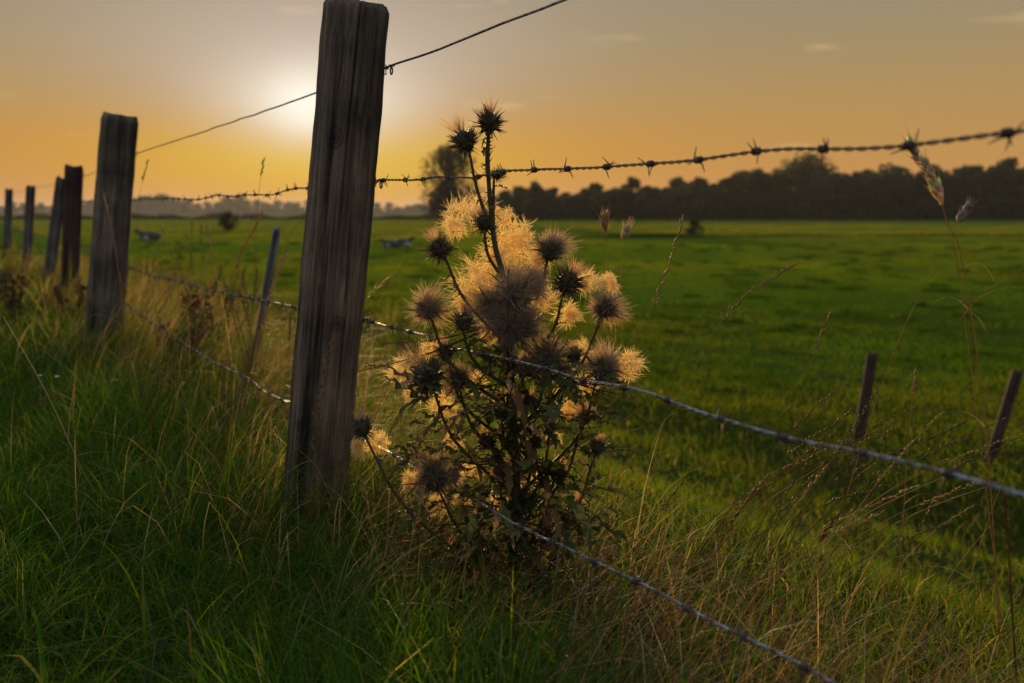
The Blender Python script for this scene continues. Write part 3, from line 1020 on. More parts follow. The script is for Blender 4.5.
# slope down to the ditch: short greener grass
x, y = zone(170000, 1.2, 18, -200, 1500, 1.25)
s_ = s_of(x, y); kp = (s_ > 0.3) & (s_ < 7.5)
x, y, s_ = x[kp], y[kp], s_[kp]; n = len(x)
cl_ = patch(x, y, 3.0, 2.2)
h = rng.uniform(0.03, 0.11, n) * (0.5 + cl_) * np.interp(s_, [0.3, 0.9, 4.6, 5.5, 6.4, 7.5], [1.6, 1.0, 1.0, 1.7, 1.1, 0.9])
lod = np.maximum(1, y / 3.2)
o = blades('slope_grass', x, y, h, rng.uniform(0.0025, 0.0055, n) * lod, rng.uniform(0, 6.28, n), rng.uniform(0, 6.28, n), rng.uniform(0.1, 1.2, n), 1.2 * pick(n, [GREEN, DGREEN, YGREEN, STRAW, BROWN], [3, 1.2, 5.5, 0.15, 0.3]), M_grass, 3)
tag(o, kind='stuff')
# open meadow
x, y = zone(650000, 9, 300, -300, 1350, 2.0)
s_ = s_of(x, y); kp = (s_ > 6.3)
x, y = x[kp], y[kp]; n = len(x)
big = patch(x * 0.35, y, 0.09, 1.1) * 0.6 + patch(x * 0.5, y, 0.31, 3.0) * 0.4
h = rng.uniform(0.03, 0.09, n) * (0.5 + 0.9 * patch(x, y, 1.1, 0.3))
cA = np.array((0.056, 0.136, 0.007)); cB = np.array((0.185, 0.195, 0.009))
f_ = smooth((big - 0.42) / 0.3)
f_ = np.maximum(f_ * np.where((y > 28) & (y < 86), 0.5, 1.1), smooth((y - 86) / 8) * 0.85)[:, None]  # shade and sun bands put into colour; past the strip a yellower mown field
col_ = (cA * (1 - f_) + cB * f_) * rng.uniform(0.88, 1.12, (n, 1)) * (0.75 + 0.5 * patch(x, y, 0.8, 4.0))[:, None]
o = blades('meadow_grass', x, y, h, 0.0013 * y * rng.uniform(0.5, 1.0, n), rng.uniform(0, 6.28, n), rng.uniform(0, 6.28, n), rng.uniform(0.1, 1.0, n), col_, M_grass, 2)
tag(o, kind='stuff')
# darker tussocks left by grazing
tx, tz = zone(420, 9, 70, -200, 1250, 1.5)
kp = s_of(tx, tz) > 7; tx, tz = tx[kp], tz[kp]
tr = rng.uniform(0.12, 0.45, len(tx))
k = rng.integers(0, len(tx), 42000)
a_ = rng.uniform(0, 6.28, len(k)); q_ = rng.uniform(0, 1, len(k)) ** 0.5
x = tx[k] + np.cos(a_) * q_ * tr[k] * 1.6; y = tz[k] + np.sin(a_) * q_ * tr[k]
n = len(x)
o = blades('meadow_tussocks', x, y, rng.uniform(0.08, 0.22, n) * (1.2 - q_ * 0.6), 0.0011 * y * rng.uniform(0.5, 1, n), rng.uniform(0, 6.28, n), a_, 0.2 + q_ * rng.uniform(0.2, 0.8, n), pick(n, [GREEN, DGREEN, YGREEN, BROWN], [4, 5, 1, 0.5]), M_grass, 3)
tag(o, kind='stuff')
# a rough uncut strip crossing the meadow
n = 9000
x = rng.uniform(2, 75, n); y = 88 + 0.06 * x + rng.normal(0, 0.7, n)
o = blades('rough_strip', x, y, rng.uniform(0.1, 0.34, n) * (0.5 + patch(x, y, 0.5, 2)), rng.uniform(0.06, 0.14, n), rng.uniform(0, 6.28, n), rng.uniform(0, 6.28, n), rng.uniform(0.1, 0.8, n), pick(n, [DGREEN, BROWN, (0.03, 0.04, 0.01)], [3, 1, 3]), M_grass, 2)
tag(o, kind='stuff')
# rough weeds beyond the fence
x, y = zone(9000, 4, 45, 60, 420, 1.6)
s_ = s_of(x, y); kp = (s_ > 0.4) & (s_ < 5.0 + 4 * patch(x, y, 0.4, 1)) & (rng.uniform(size=len(x)) < patch(x, y, 1.2, 0.9))
x, y = x[kp], y[kp]; n = len(x)
o = blades('rough_weeds', x, y, rng.uniform(0.12, 0.55, n), rng.uniform(0.003, 0.007, n) * np.maximum(1, y / 7), rng.uniform(0, 6.28, n), rng.uniform(0, 6.28, n), rng.uniform(0.1, 0.9, n), pick(n, [BROWN, GREEN, YGREEN, STRAW, (0.10, 0.05, 0.025)], [3, 2, 2, 0.8, 3]), M_grass, 4)
tag(o, kind='stuff')

# ------------------------------------------------------------------ grass stalks one can tell apart
def gpoint(px, py):
    """Where the line of sight meets the ground."""
    a = P(px, py, 1.0) - Vector((0, 0, EYE))
    t = 0.6
    while t < 400:
        p = Vector((0, 0, EYE)) + a * t
        if p.z <= float(ground(p.x, p.y)):
            return p
        t *= 1.006
    return p


def stalk(pts, r, seed, head=0.0, floret=0.011, nfl=36, spread=0.25, col=(0.36, 0.25, 0.10), name='grass_stalk', lb=None, group=None, cat='grass stalk', headcol=None):
    """A grass stalk along PTS (base first), with a seed head over the last HEAD share of it."""
    r_ = np.random.default_rng(seed)
    pts = curve_pts(pts, 26)
    root = empty(name, pts[0]); tag(root, lb, cat, group)
    st = MB(pts[0])
    st.tube(pts, [r * (1 - 0.6 * i / 26) for i in range(27)], 5, col)
    for k in (5, 10):                                      # a leaf blade or two on the stem
        d = rv(); d.z = abs(d.z) * 0.5 + 0.2
        side = d.cross(Vector((0, 0, 1))).normalized() if abs(d.z) < 0.99 else Vector((1, 0, 0))
        L = r_.uniform(0.06, 0.16)
        st.ribbon([pts[k] + d * L * t - Vector((0, 0, 0.5 * L * t * t)) for t in np.linspace(0, 1, 6)], [0.003 * (1 - t * 0.9) for t in np.linspace(0, 1, 6)], side, col)
    st.build('stem', M_straw, root)
    if head > 0:
        hd = MB(pts[0])
        k0 = int(26 * (1 - head))
        hc = headcol or col
        for q in range(nfl):
            t = q / nfl
            u = k0 + (26 - k0) * t
            i = min(25, int(u)); p = pts[i].lerp(pts[i + 1], u - i)
            ax = (pts[i + 1] - pts[i]).normalized()
            o_ = rv(); o_ = (o_ - ax * o_.dot(ax)).normalized()
            off = floret * spread * 4 * (1 - 0.7 * t) * r_.uniform(0.1, 1)
            c = p + o_ * off + ax * off * 1.2
            if off > floret * 0.5:
                hd.tube([p, c], r * 0.35, 3, hc, caps=False)
            d = (ax * 1.2 + o_ * r_.uniform(0.2, 0.7)).normalized()
            L = floret * r_.uniform(0.6, 1.1); w = L * 0.26
            kcol = tuple(v * r_.uniform(0.7, 1.25) for v in hc)
            hd.tube([c, c + d * L * 0.35, c + d * L * 0.7, c + d * L], [w * 0.25, w, w * 0.7, w * 0.08], 4, kcol, caps=False)
            hd.tube([c + d * L, c + d * L * 1.9], [0.0003, 0.00015], 3, kcol, caps=False)
        hd.build('seed_head', M_straw, root)
    return root


def px_pts(lst):
    return [P(*q) for q in lst]


gs = 'grass stalks along the fence'
stalk(px_pts([(1000, 640, 1.5), (985, 420, 1.46), (962, 260, 1.43), (948, 225, 1.42), (935, 185, 1.42), (911, 146, 1.42)]), 0.0012, 1, 0.30, 0.016, 70, 0.10, lb='tall stalk with a nodding golden seed head rising above the wood skyline', group=gs, headcol=(0.74, 0.62, 0.40))
stalk(px_pts([(1004, 640, 1.52), (975, 400, 1.49), (957, 262, 1.46), (953, 234, 1.45), (968, 206, 1.45)]), 0.0010, 2, 0.12, 0.011, 34, 0.06, lb='thin stalk with a short pale spike crossing the nodding golden one', group=gs, headcol=(0.4, 0.38, 0.34))
stalk(px_pts([(845, 500, 1.9), (880, 390, 1.9), (905, 325, 1.9), (934, 266, 1.9)]), 0.0013, 3, 0.0, lb='long straight bare stalk slanting up past the upright old post', group=gs)
stalk(px_pts([(894, 640, 1.85), (903, 520, 1.85), (909, 430, 1.85), (916, 370, 1.85)]), 0.0015, 4, 0.12, 0.008, 10, 0.05, lb='upright dry stalk crossing the middle barbed wire right of the straw clump', group=gs)
stalk(px_pts([(100, 500, 2.6), (80, 465, 2.6), (45, 390, 2.6), (3, 316, 2.6)]), 0.0017, 5, 0.0, lb='pale straight stalk leaning out over the green verge', group=gs, col=(0.42, 0.36, 0.25))
stalk(px_pts([(400, 712, 1.55), (450, 668, 1.55), (520, 625, 1.52), (590, 584, 1.5)]), 0.0016, 6, 0.0, lb='long pale stalk lying low across the grass at the foot of the thistle', group=gs, col=(0.4, 0.3, 0.16))
stalk(px_pts([(458, 700, 1.6), (462, 620, 1.6), (466, 560, 1.6), (470, 525, 1.6)]), 0.0012, 7, 0.0, lb='upright bare stalk rising past the low end of the thistle', group=gs)
stalk(px_pts([(604, 560, 1.9), (612, 420, 1.9), (618, 320, 1.9), (622, 258, 1.9), (626, 230, 1.9)]), 0.0009, 8, 0.10, 0.016, 40, 0.09, lb='stalk with a short upright golden tuft beside the thistle', group=gs, headcol=(0.76, 0.64, 0.38))
stalk(px_pts([(590, 540, 1.93), (600, 400, 1.93), (606, 300, 1.93), (605, 216, 1.93)]), 0.0008, 9, 0.06, 0.013, 44, 0.2, lb='stalk tipped with a small fluffy tuft beside the thistle top', group=gs, headcol=(0.5, 0.36, 0.2))
stalk(px_pts([(655, 470, 2.0), (690, 375, 2.0), (735, 305, 2.0), (798, 262, 2.0)]), 0.0009, 10, 0.42, 0.010, 40, 0.12, lb='thin stalk bowing over the meadow with a long loose seed head', group=gs, col=(0.27, 0.22, 0.09))
stalk(px_pts([(780, 500, 2.1), (795, 420, 2.1), (812, 360, 2.1), (830, 313, 2.1)]), 0.0008, 11, 0.3, 0.009, 26, 0.12, lb='short stalk with an open seed head above the wire right of the dark ditch', group=gs, col=(0.27, 0.20, 0.08))
stalk(px_pts([(1018, 700, 1.4), (1012, 610, 1.4), (1008, 540, 1.4), (1004, 495, 1.4)]), 0.0019, 12, 0.2, 0.008, 14, 0.1, lb='stout red brown stalk standing upright at the lower edge of the picture', group=gs, col=(0.16, 0.07, 0.04))
stalk(px_pts([(960, 320, 1.6), (985, 292, 1.6), (1035, 262, 1.6)]), 0.0008, 13, 0.0, lb='faint bare stalk tip crossing the open meadow below the golden seed head', group=gs)
stalk(px_pts([(255, 430, 3.0), (262, 340, 3.0), (272, 290, 3.0), (286, 255, 3.0)]), 0.0016, 14, 0.5, 0.012, 44, 0.05, lb='pinkish knobbly seed stalk crossing the blue grey stake', group=gs, headcol=(0.55, 0.42, 0.28))
stalk(px_pts([(200, 420, 3.6), (222, 330, 3.6), (235, 270, 3.6), (262, 212, 3.6)]), 0.0013, 15, 0.45, 0.014, 36, 0.10, lb='loose seed head leaning between the second post and the stake', group=gs, headcol=(0.42, 0.27, 0.1))
stalk(px_pts([(135, 400, 4.4), (126, 330, 4.4), (114, 240, 4.4), (101, 185, 4.4)]), 0.0022, 16, 0.2, 0.010, 20, 0.05, lb='lit stalk slanting across the front of the second post', group=gs, headcol=(0.42, 0.28, 0.12))
stalk(px_pts([(252, 380, 3.2), (255, 260, 3.2), (258, 200, 3.2), (264, 158, 3.2)]), 0.0010, 17, 0.15, 0.010, 14, 0.05, lb='hair thin stalk rising into the yellow sky beside the big post', group=gs, col=(0.2, 0.14, 0.06))
stalk(px_pts([(322, 545, 2.1), (316, 470, 2.1), (318, 410, 2.1), (332, 342, 2.1)]), 0.0010, 18, 0.55, 0.013, 34, 0.26, lb='open seed head standing against the front of the split post', group=gs, headcol=(0.30, 0.2, 0.10))
stalk(px_pts([(148, 380, 4.0), (142, 290, 4.0), (138, 210, 4.0), (148, 160, 4.0)]), 0.0010, 19, 0.15, 0.012, 14, 0.05, lb='fine stalk rising beside the second post past the upper barbed wire', group=gs, col=(0.2, 0.14, 0.06))
stalk(px_pts([(380, 520, 2.0), (398, 440, 2.0), (405, 380, 2.0), (400, 330, 2.0)]), 0.0010, 20, 0.3, 0.012, 24, 0.14, lb='brown seed stalk between the split post and the thistle', group=gs, headcol=(0.3, 0.18, 0.08))
stalk(px_pts([(615, 400, 2.0), (640, 330, 2.0), (660, 290, 2.0), (684, 215, 2.0)]), 0.0008, 21, 0.45, 0.011, 34, 0.10, lb='thin seed stalk leaning away from the thistle towards the wood', group=gs, headcol=(0.36, 0.26, 0.13))
stalk(px_pts([(350, 360, 2.7), (352, 330, 2.7), (365, 300, 2.7), (390, 276, 2.7)]), 0.0008, 22, 0.3, 0.012, 12, 0.08, lb='small arching stalk tip just beside the split post', group=gs, headcol=(0.76, 0.64, 0.38))
# the many alike ones
lab_many = 'thin dry grass stalk among many rising from the tall grass along the fence'
for i in range(86):
    fat = 1.0
    if i < 26 or i >= 70:                                            # windswept clump right of the thistle
        bx_, by_ = rng.uniform(635, 800), rng.uniform(585, 660)
        b = gpoint(bx_, by_)
        L = rng.uniform(0.3, 0.58); ln = rng.uniform(0.35, 1.05)
        dirx = 1; fat = 1.15
    elif i < 44:                                          # left of the split post
        bx_ = rng.uniform(125, 285); dep = 2.3 * 400 / (bx_ + 50) * rng.uniform(0.95, 1.12)
        x_ = (bx_ - 512) / FPX * dep
        b = Vector((x_, dep, float(ground(x_, dep))))
        L = rng.uniform(0.35, 0.72); ln = rng.uniform(-0.2, 0.5); dirx = 1
    elif i < 60:
        bx_, by_ = rng.uniform(330, 640), rng.uniform(610, 700)
        b = gpoint(bx_, by_)
        L = rng.uniform(0.2, 0.42); ln = rng.uniform(-0.3, 0.7); dirx = 1
    else:
        bx_, by_ = rng.uniform(780, 1020), rng.uniform(520, 660)
        b = gpoint(bx_, by_)
        L = rng.uniform(0.2, 0.42); ln = rng.uniform(-0.3, 0.8); dirx = 1
    dy = rng.uniform(-0.2, 0.25)
    p = [b + Vector((ln * L * t ** 1.5, dy * L * t, L * (t - 0.25 * abs(ln) * t * t))) for t in (0, 0.35, 0.7, 1.0)]
    stalk(p, fat * rng.uniform(0.0007, 0.0013), 500 + i, rng.choice([0.0, 0.25, 0.35]), rng.uniform(0.007, 0.011), 18, rng.uniform(0.04, 0.16), lb=lab_many, group='many thin dry grass stalks',
          col=[(0.42, 0.34, 0.14), (0.22, 0.12, 0.05), (0.16, 0.14, 0.04)][rng.integers(0, 3)])

lab_weed = 'seeding weed stalk among many rising between the second post and the split post'
for i in range(44):
    bx_ = rng.uniform(128, 292); dep = 2.3 * 400 / (bx_ + 50) * rng.uniform(1.02, 1.35)
    x_ = (bx_ - 512) / FPX * dep
    b = Vector((x_, dep, float(ground(x_, dep))))
    L = rng.uniform(0.42, 0.80) - b.z * 0.6; ln = rng.uniform(-0.25, 0.5); dy = rng.uniform(-0.2, 0.25)
    p = [b + Vector((ln * L * t ** 1.5, dy * L * t, L * (t - 0.2 * abs(ln) * t * t))) for t in (0, 0.35, 0.7, 1.0)]
    stalk(p, rng.uniform(0.0010, 0.0019), 900 + i, rng.choice([0.25, 0.35, 0.5]), rng.uniform(0.009, 0.015), 24, rng.uniform(0.05, 0.18), lb=lab_weed, group='seeding weed stalks between the big posts',
          col=[(0.40, 0.31, 0.14), (0.24, 0.15, 0.07), (0.20, 0.18, 0.06)][rng.integers(0, 3)], name='weed_stalk', cat='weed')

# ------------------------------------------------------------------ dock plants with rusty seed clusters by the far posts
def dock(px, dep, hgt, seed, lb):
    r_ = np.random.default_rng(seed)
    x = (px - 512) / FPX * dep
    b = Vector((x, dep, float(ground(x, dep))))
    root = empty('dock_plant', b); tag(root, lb, 'plant', 'rusty docks by the fence')
    st = MB(b); sd = MB(b); lf = MB(b)
    for k in range(5):
        ln = r_.uniform(-0.35, 0.35); ly = r_.uniform(-0.3, 0.3)
        pts = [b + Vector((ln * hgt * t, ly * hgt * t, hgt * r_.uniform(0.95, 1.0) * t)) for t in np.linspace(0, 1, 7)]
        st.tube(pts, [0.005 * (1 - 0.6 * t) for t in np.linspace(0, 1, 7)], 5, (0.13, 0.06, 0.03))
        for q in range(70):
            u = r_.uniform(0.4, 1.0) * 6
            i = min(5, int(u)); p = pts[i].lerp(pts[i + 1], u - i) + rv() * r_.uniform(0.0, 0.05)
            sd.ball(p, r_.uniform(0.004, 0.011), None, 5, 3, tuple(v * r_.uniform(0.6, 1.3) for v in (0.19, 0.11, 0.06)))
    for k in range(7):
        a_ = r_.uniform(0, 6.28); d = Vector((math.cos(a_), math.sin(a_), 0))
        L = hgt * r_.uniform(0.35, 0.6)
        lf.ribbon([b + d * L * t + Vector((0, 0, L * (1.1 * t - 0.9 * t * t))) for t in np.linspace(0, 1, 7)], [0.07 * math.sin(math.pi * min(0.98, 0.06 + t * 0.9)) for t in np.linspace(0, 1, 7)], d.cross(Vector((0, 0, 1))), (0.04, 0.085, 0.02))
    st.build('stem', M_straw, root); sd.build('seed_sprays', M_straw, root); lf.build('foliage', M_thleaf, root)
dock(14, 6.6, 0.42, 1, 'rusty brown dock gone to seed at the picture edge under the farthest posts')
dock(72, 6.2, 0.36, 2, 'brown seeding dock at the foot of the rotten post')
dock(212, 4.9, 0.40, 3, 'brown seeding dock in the dark hollow between second post and stake')
dock(180, 4.2, 0.30, 4, 'low dead brown dock before the dark hollow under the lowest wire')
# two small white flowers
for px_, py_, lb in ((40, 376, 'small white flower low in the verge grass, the left one of a pair'), (57, 377, 'small white flower low in the verge grass, the right one of a pair')):
    c = P(px_, py_, 3.6)
    gz = float(ground(c.x, c.y))
    root = empty('white_flower', (c.x, c.y, gz)); tag(root, lb.replace('left', 'paler').replace('right', 'duller') , 'flower', 'white flowers in the verge')
    st = MB((c.x, c.y, gz)); st.tube([(c.x, c.y, gz), c], 0.0012, 4, (0.05, 0.09, 0.02)); st.build('stem', M_thleaf, root)
    fl = MB((c.x, c.y, gz))
    for k in range(9):
        a_ = k * 0.698
        d = Vector((math.cos(a_), math.sin(a_) * 0.8, 0.35)).normalized()
        fl.ribbon([c + d * L for L in (0.001, 0.006, 0.011)], [0.002, 0.005, 0.002], d.cross(Vector((0, 0, 1))).normalized(), (0.7, 0.7, 0.68))
    fl.build('blossom', M_straw, root)

# ------------------------------------------------------------------ the thistle
TD = 1.86
tb = P(512, 640, TD)
tb.z = float(ground(tb.x, tb.y)) - 0.02
thistle = empty('thistle', tb)
tag(thistle, 'tall seeding thistle with glowing fluffy heads growing behind the barbed wire', 'thistle')
stem_ctrl = [tb, P(513, 560, TD), P(516, 480, TD), P(512, 400, TD), P(508, 340, TD), P(505, 285, TD), P(495, 245, TD), P(490, 200, TD), P(488, 160, TD), P(489, 132, TD)]
stem_pts = curve_pts(stem_ctrl, 60)
BR = (0.10, 0.075, 0.035)
sm = MB(tb)
sm.tube(stem_pts, [0.0095 * (1 - 0.72 * i / 60) for i in range(61)], 8, BR)


STEM_PY = [132, 160, 200, 245, 285, 340, 400, 480, 560, 640]
STEM_I = [60, 53.3, 46.7, 40, 33.3, 26.7, 20, 13.3, 6.7, 0]


def spines_along(mb, pts, r, n, col, L=0.009):
    for _ in range(n):
        u = rng.uniform(0, len(pts) - 1.01); i = int(u)
        p = pts[i].lerp(pts[i + 1], u - i); ax = (pts[i + 1] - pts[i]).normalized()
        o_ = rv(); o_ = (o_ - ax * o_.dot(ax)).normalized()
        l = L * rng.uniform(0.5, 1.5)
        mb.tube([p + o_ * r * 0.5, p + o_ * (r + l * 0.4) + ax * l * 0.2, p + o_ * (r + l) + ax * l * 0.6], [r * 0.5 + 0.0006, 0.0009, 0.0002], 4, col, caps=False)


spines_along(sm, stem_pts, 0.004, 150, (0.16, 0.13, 0.06))
sm.build('stem', M_bract, thistle)


LOBES = [Vector((0, 0, 1)), Vector((0, 0, -1)), Vector((1, 0, 0))]


def hairs(mb, c, axis, r0, r1, n, cone, col, w=0.00055, curl=0.3):
    for _ in range(n):
        d = rv()
        k = 0
        while d.angle(axis) > cone and k < 30:
            d = rv(); k += 1
        L = r1 * rng.uniform(0.62, 1.04) * (0.86 + 0.34 * max(0, d.dot(LOBES[0])) - 0.40 * max(0, d.dot(LOBES[1])) + 0.16 * math.sin(5 * d.dot(LOBES[2]) + 3 * d.x))
        bend = rv() * curl * L
        side = d.cross(rv()).normalized()
        a_, b_ = c + d * r0, c + d * L
        b_ = b_ + bend * 0.45
        m1 = a_.lerp(b_, 0.4) + bend * 0.22 + rv() * L * 0.05 * curl
        mid = a_.lerp(b_, 0.72) + bend * 0.16 + rv() * L * 0.08 * curl
        kk = rng.uniform(0.75, 1.15)
        mb.ribbon([a_, m1, mid, b_], [w, w, w * 0.8, w * 0.35], side, (col[0] * kk, col[1] * kk, col[2] * kk))


PAPH = (0.45, 0.38, 0.30); PAP = (0.90, 0.80, 0.48); PAPR = (0.55, 0.40, 0.30)  # PAP: gold of sun shining through the down, put into its colour
BRD = (0.075, 0.055, 0.030)


def seed_head(px, py, rpx, kind, tilt, att, depth=TD, hairn=None):
    """One head: spiny cup of bracts plus its down. TILT in degrees sideways from upright; ATT: 0..1 along the stem where its branch leaves."""
    c = P(px, py, depth); r = rng.uniform(0.92, 1.14) * rpx * depth / FPX
    ax = Vector((math.sin(math.radians(tilt)), rng.uniform(-0.35, 0.25), math.cos(math.radians(tilt)))).normalized()
    foot = c - ax * r * 0.55
    if att is not None:
        sx_ = 508
        pa = min(596, py + 30 + 0.85 * abs(px - sx_) + rng.uniform(0, 25))
        a0 = stem_pts[int(np.interp(pa, STEM_PY, STEM_I))]
        mid = a0.lerp(foot, 0.55) + Vector(((foot.x - a0.x) * 0.16, 0, -0.012)) + rv() * 0.006
        pts = curve_pts([a0, mid, foot], 14)
        br = MB(tb)
        br.tube(pts, [0.0040 - 0.0016 * i / 14 for i in range(15)], 6, BR)
        spines_along(br, pts, 0.0025, 18, (0.16, 0.13, 0.06), 0.007)
        for _ in range(4):
            leaf(br, pts[rng.integers(2, 14)], rv(), rng.uniform(0.015, 0.035), (0.07, 0.075, 0.025))
        br.build('branch', M_bract, thistle)
    LOBES[:] = [rv(), rv(), rv()]
    hd = MB(tb)
    cup = r * (0.50 if kind == 'spiky' else 0.40)
    cc = c - ax * r * (0.18 if kind == 'spiky' else 0.30)
    if kind != 'down':
        hd.ball(cc, cup, ax, 12, 8, BRD, (0.9, 0.9, 1.05))
        ns_ = 120 if kind == 'spiky' else 50
        for _ in range(ns_):
            d = rv()
            if d.dot(ax) > 0.75: continue
            d2 = (d + ax * 0.35).normalized()
            p = cc + d * cup * 0.93
            L = r * rng.uniform(0.28, 0.62) * (1.0 if kind == 'spiky' else 0.5)
            e = p + d2 * L + rv() * L * 0.15
            hd.tube([p, p.lerp(e, 0.5) + rv() * L * 0.06, e], [r * 0.045, r * 0.022, 0.0002], 4, tuple(v * rng.uniform(0.6, 1.6) for v in (0.11, 0.085, 0.045)), caps=False)
        for _ in range(26 if kind == 'fluff' else 14):         # dry curled scales
            d = (rv() + ax * 0.25).normalized()
            sd_ = d.cross(rv()).normalized()
            L = r * rng.uniform(0.3, 0.75); bd = rv() * L * 0.35
            hd.ribbon([cc + d * cup * 0.8 + d * L * t + bd * t * t for t in (0, 0.35, 0.7, 1)], [r * 0.09, r * 0.10, r * 0.06, r * 0.01], sd_, tuple(v * rng.uniform(0.5, 1.5) for v in (0.14, 0.095, 0.055)))
        ho = hd.build('seed_head', M_bract, thistle)
    pp_ = MB(tb)
    if kind == 'spiky':
        hairs(pp_, cc + ax * cup * 0.6, ax, 0.002, r * 1.15, hairn or 130, 0.75, PAPR, 0.0006, 0.15)
    elif kind == 'fluff':
        tone = rng.uniform(0.75, 1.15)
        hc = tuple(v * tone for v in PAPH)
        hairs(pp_, cc + ax * r * 0.25, ax, 0.004, r * 0.92, 700, 2.4, hc, 0.0006, 0.6)
        hole = rv()
        for _ in range(34):                              # matted tufts leaning their own ways
            d = rv(); k = 0
            while d.angle(ax) > 2.0 and k < 20:
                d = rv(); k += 1
            if d.dot(hole) > 0.45: continue
            hairs(pp_, cc + d * r * rng.uniform(0.05, 0.3) + rv() * r * 0.08, (d + rv() * 0.35).normalized(), 0.002, r * rng.uniform(0.5, 0.9), 60, rng.uniform(0.25, 0.6), tuple(v * rng.uniform(0.6, 1.25) for v in hc), 0.0006, rng.uniform(0.5, 1.7))
    else:
        for _ in range(8):
            hairs(pp_, c + rv() * r * 0.55, rv(), 0.002, r * 0.75, (hairn or 720) // 8, 2.4, PAP, 0.0006, 0.6)
        return pp_.build('seed_down', M_pappus, thistle)
    pp_.build('down', M_pappus, ho)
    return ho


def leaf(mb, base, d, L, col, lobes=5):
    """Lobed spiny leaf, drooping."""
    d = Vector(d); d.z *= 0.5; d.normalize()
    side = d.cross(Vector((0, 0, 1)))
    if side.length < 1e-3: side = Vector((1, 0, 0))
    side.normalize()
    n = lobes * 2 + 2
    droop = rng.uniform(0.1, 1.1); curl_ = rng.uniform(-0.35, 0.35)
    Vv, Ff = [], []
    for i in range(n + 1):
        t = i / n
        p = base + d * L * t + Vector((0, 0, L * (0.35 * t - droop * t * t))) + side * (0.05 * L * math.sin(7 * t) + curl_ * L * t * t)
        w = L * 0.16 * math.sin(math.pi * min(0.97, 0.1 + 0.88 * t)) * (1.2 if i % 2 else 0.6) * rng.uniform(0.7, 1.2)
        tw = Vector((0, 0, 1)) * w * 0.4 * (1 if i % 4 < 2 else -1)
        fw = d * (L * 0.05 if i % 2 else 0)
        Vv += [p - side * w + tw + fw, p, p + side * w + tw + fw]
    for i in range(n):
        Ff += [(3 * i, 3 * i + 1, 3 * i + 4, 3 * i + 3), (3 * i + 1, 3 * i + 2, 3 * i + 5, 3 * i + 4)]
    mb.add(Vv, Ff, col)


S, Fl, D = 'spiky', 'fluff', 'down'
HEADS = [
    (489, 119, 19, S, 5, 0.97, 0), (463, 138, 18, S, -28, 0.93, 0), (499, 174, 10, S, 70, 0.86, 0),
    (438, 246, 20, S, -35, 0.70, -.01), (483, 220, 17, S, -5, 0.78, 0), (427, 302, 26, Fl, -12, 0.58, -.01),
    (464, 319, 17, S, 10, 0.55, -.02), (552, 244, 22, Fl, 15, 0.66, 0), (570, 279, 20, S, 30, 0.62, .01),
    (607, 302, 24, Fl, 20, 0.52, 0), (550, 352, 30, Fl, 12, 0.50, -.02), (609, 363, 30, Fl, 40, 0.46, 0),
    (514, 286, 34, Fl, 5, None, -.04), (508, 314, 39, Fl, -15, 0.56, -.05), (525, 318, 28, Fl, 20, None, -.05), (488, 300, 24, Fl, -30, 0.55, -.01), (533, 280, 24, Fl, 25, 0.58, -.01),
    (524, 362, 20, Fl, 0, 0.48, -.01), (424, 372, 26, S, -30, 0.50, -.02), (460, 374, 22, Fl, 10, 0.46, 0),
    (362, 425, 16, S, -10, 0.32, 0), (432, 470, 30, Fl, -15, 0.28, -.03), (552, 425, 10, S, 20, 0.42, -.03), (598, 445, 14, S, 20, 0.34, 0),
    (574, 352, 16, S, 10, 0.48, .02), (445, 350, 14, S, -15, 0.5, .02), (530, 400, 12, S, 30, 0.42, 0), (487, 440, 13, S, -30, 0.36, 0.02),
    (560, 470, 13, S, 40, 0.30, 0.01), (535, 440, 11, S, -10, 0.3, 0), (500, 470, 12, Fl, -10, 0.3, -.02), (525, 495, 11, S, 15, 0.3, 0),
    (575, 505, 12, S, 35, 0.3, .02), (455, 545, 11, S, -30, 0.3, .03), (545, 530, 11, S, 20, 0.3, 0), (585, 415, 13, Fl, 30, 0.3, .03), (500, 410, 13, S, -10, 0.3, -.02), (475, 520, 12, S, -25, 0.22, 0.02),
]
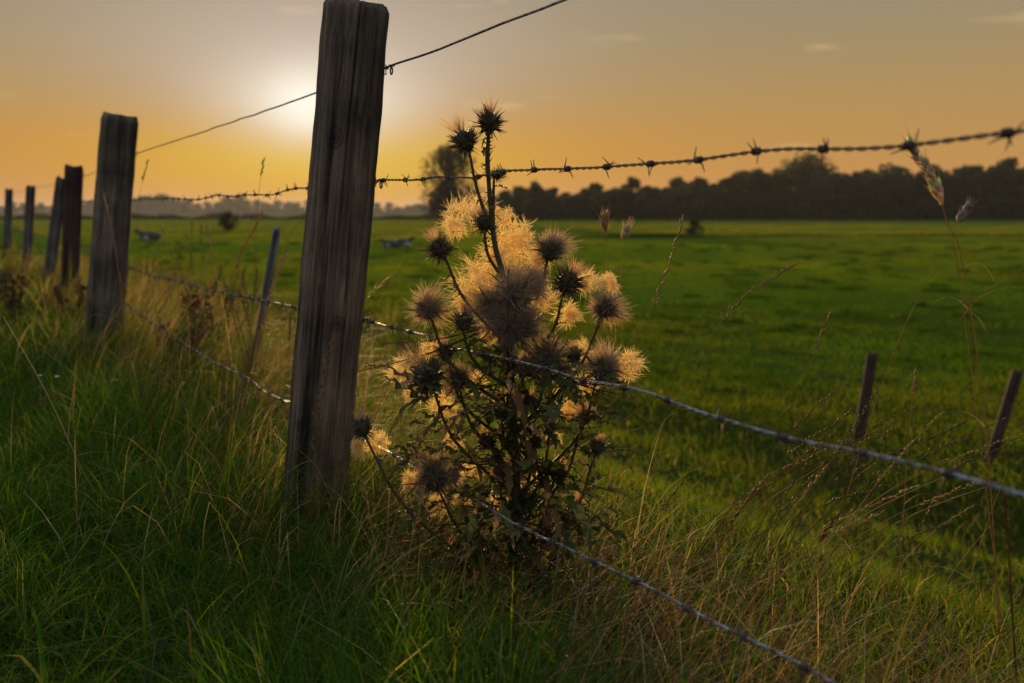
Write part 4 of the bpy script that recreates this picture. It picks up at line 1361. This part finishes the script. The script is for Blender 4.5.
DOWN = [  # loose down shed behind and round the heads; backlit gold is in its colour
    (466, 214, 24), (502, 214, 13), (500, 250, 26), (478, 282, 25), (526, 252, 22), (500, 268, 24), (470, 300, 16), (545, 262, 16),
    (590, 285, 16), (606, 284, 12), (566, 312, 14), (404, 368, 16), (415, 395, 12), (445, 405, 15), (379, 438, 18), (356, 447, 10),
    (414, 480, 16), (440, 505, 12), (545, 300, 18), (560, 375, 14), (590, 385, 13), (628, 365, 14), (490, 330, 14), (475, 385, 14),
    (553, 440, 9), (430, 350, 12), (500, 400, 12), (586, 350, 12), (520, 232, 14), (456, 228, 14), (470, 470, 11), (520, 440, 10), (500, 500, 10), (540, 480, 10), (462, 500, 10), (565, 410, 12), (455, 440, 10),
]
for (px_, py_, r_, kd, tl, at, dd) in HEADS:
    seed_head(px_, py_, r_, kd, tl, at, TD + dd)
for (px_, py_, r_) in DOWN:
    seed_head(px_, py_, r_ * 1.1, D, 0, None, TD + rng.uniform(0.01, 0.09))
# leaves, green and dead, along the lower stem and branches
lf = MB(tb); dl = MB(tb)
for i in range(430):
    py_ = rng.uniform(365, 600); px_ = float(np.clip(rng.normal(512, 50 if py_ < 520 else 40), 425, 596))
    c = P(px_, py_, TD + rng.uniform(-0.09, 0.09))
    d = rv(); d.x += (px_ - 512) / 60
    if rng.uniform() < 0.6:
        leaf(lf, c, d, rng.uniform(0.03, 0.11), [(0.085, 0.10, 0.03), (0.06, 0.075, 0.022), (0.12, 0.115, 0.04)][rng.integers(0, 3)])
    else:
        leaf(dl, c, d, rng.uniform(0.02, 0.07), [(0.20, 0.115, 0.05), (0.12, 0.075, 0.04), (0.30, 0.19, 0.09)][rng.integers(0, 3)])
for i in range(64):                                      # twigs that carry the leaves
    py_ = rng.uniform(360, 600)
    a0 = stem_pts[int(np.interp(py_, [130, 640], [60, 0]))]
    e = P(512 + rng.normal(0, 55), py_ - rng.uniform(-10, 60), TD + rng.uniform(-0.08, 0.08))
    pts = curve_pts([a0, a0.lerp(e, 0.5) + Vector((0, 0, -0.012)), e], 8)
    dl.tube(pts, [0.0022 - 0.0014 * k / 8 for k in range(9)], 5, (0.10, 0.065, 0.03))
    spines_along(dl, pts, 0.001, 8, (0.16, 0.12, 0.06), 0.006)
    for k in (3, 5, 7):
        leaf(lf if rng.uniform() < 0.55 else dl, pts[k], rv(), rng.uniform(0.025, 0.06), (0.06, 0.075, 0.022) if rng.uniform() < 0.6 else (0.15, 0.09, 0.04))
lf.build('foliage', M_thleaf, thistle); dl.build('dead_leaves', M_thleaf, thistle)
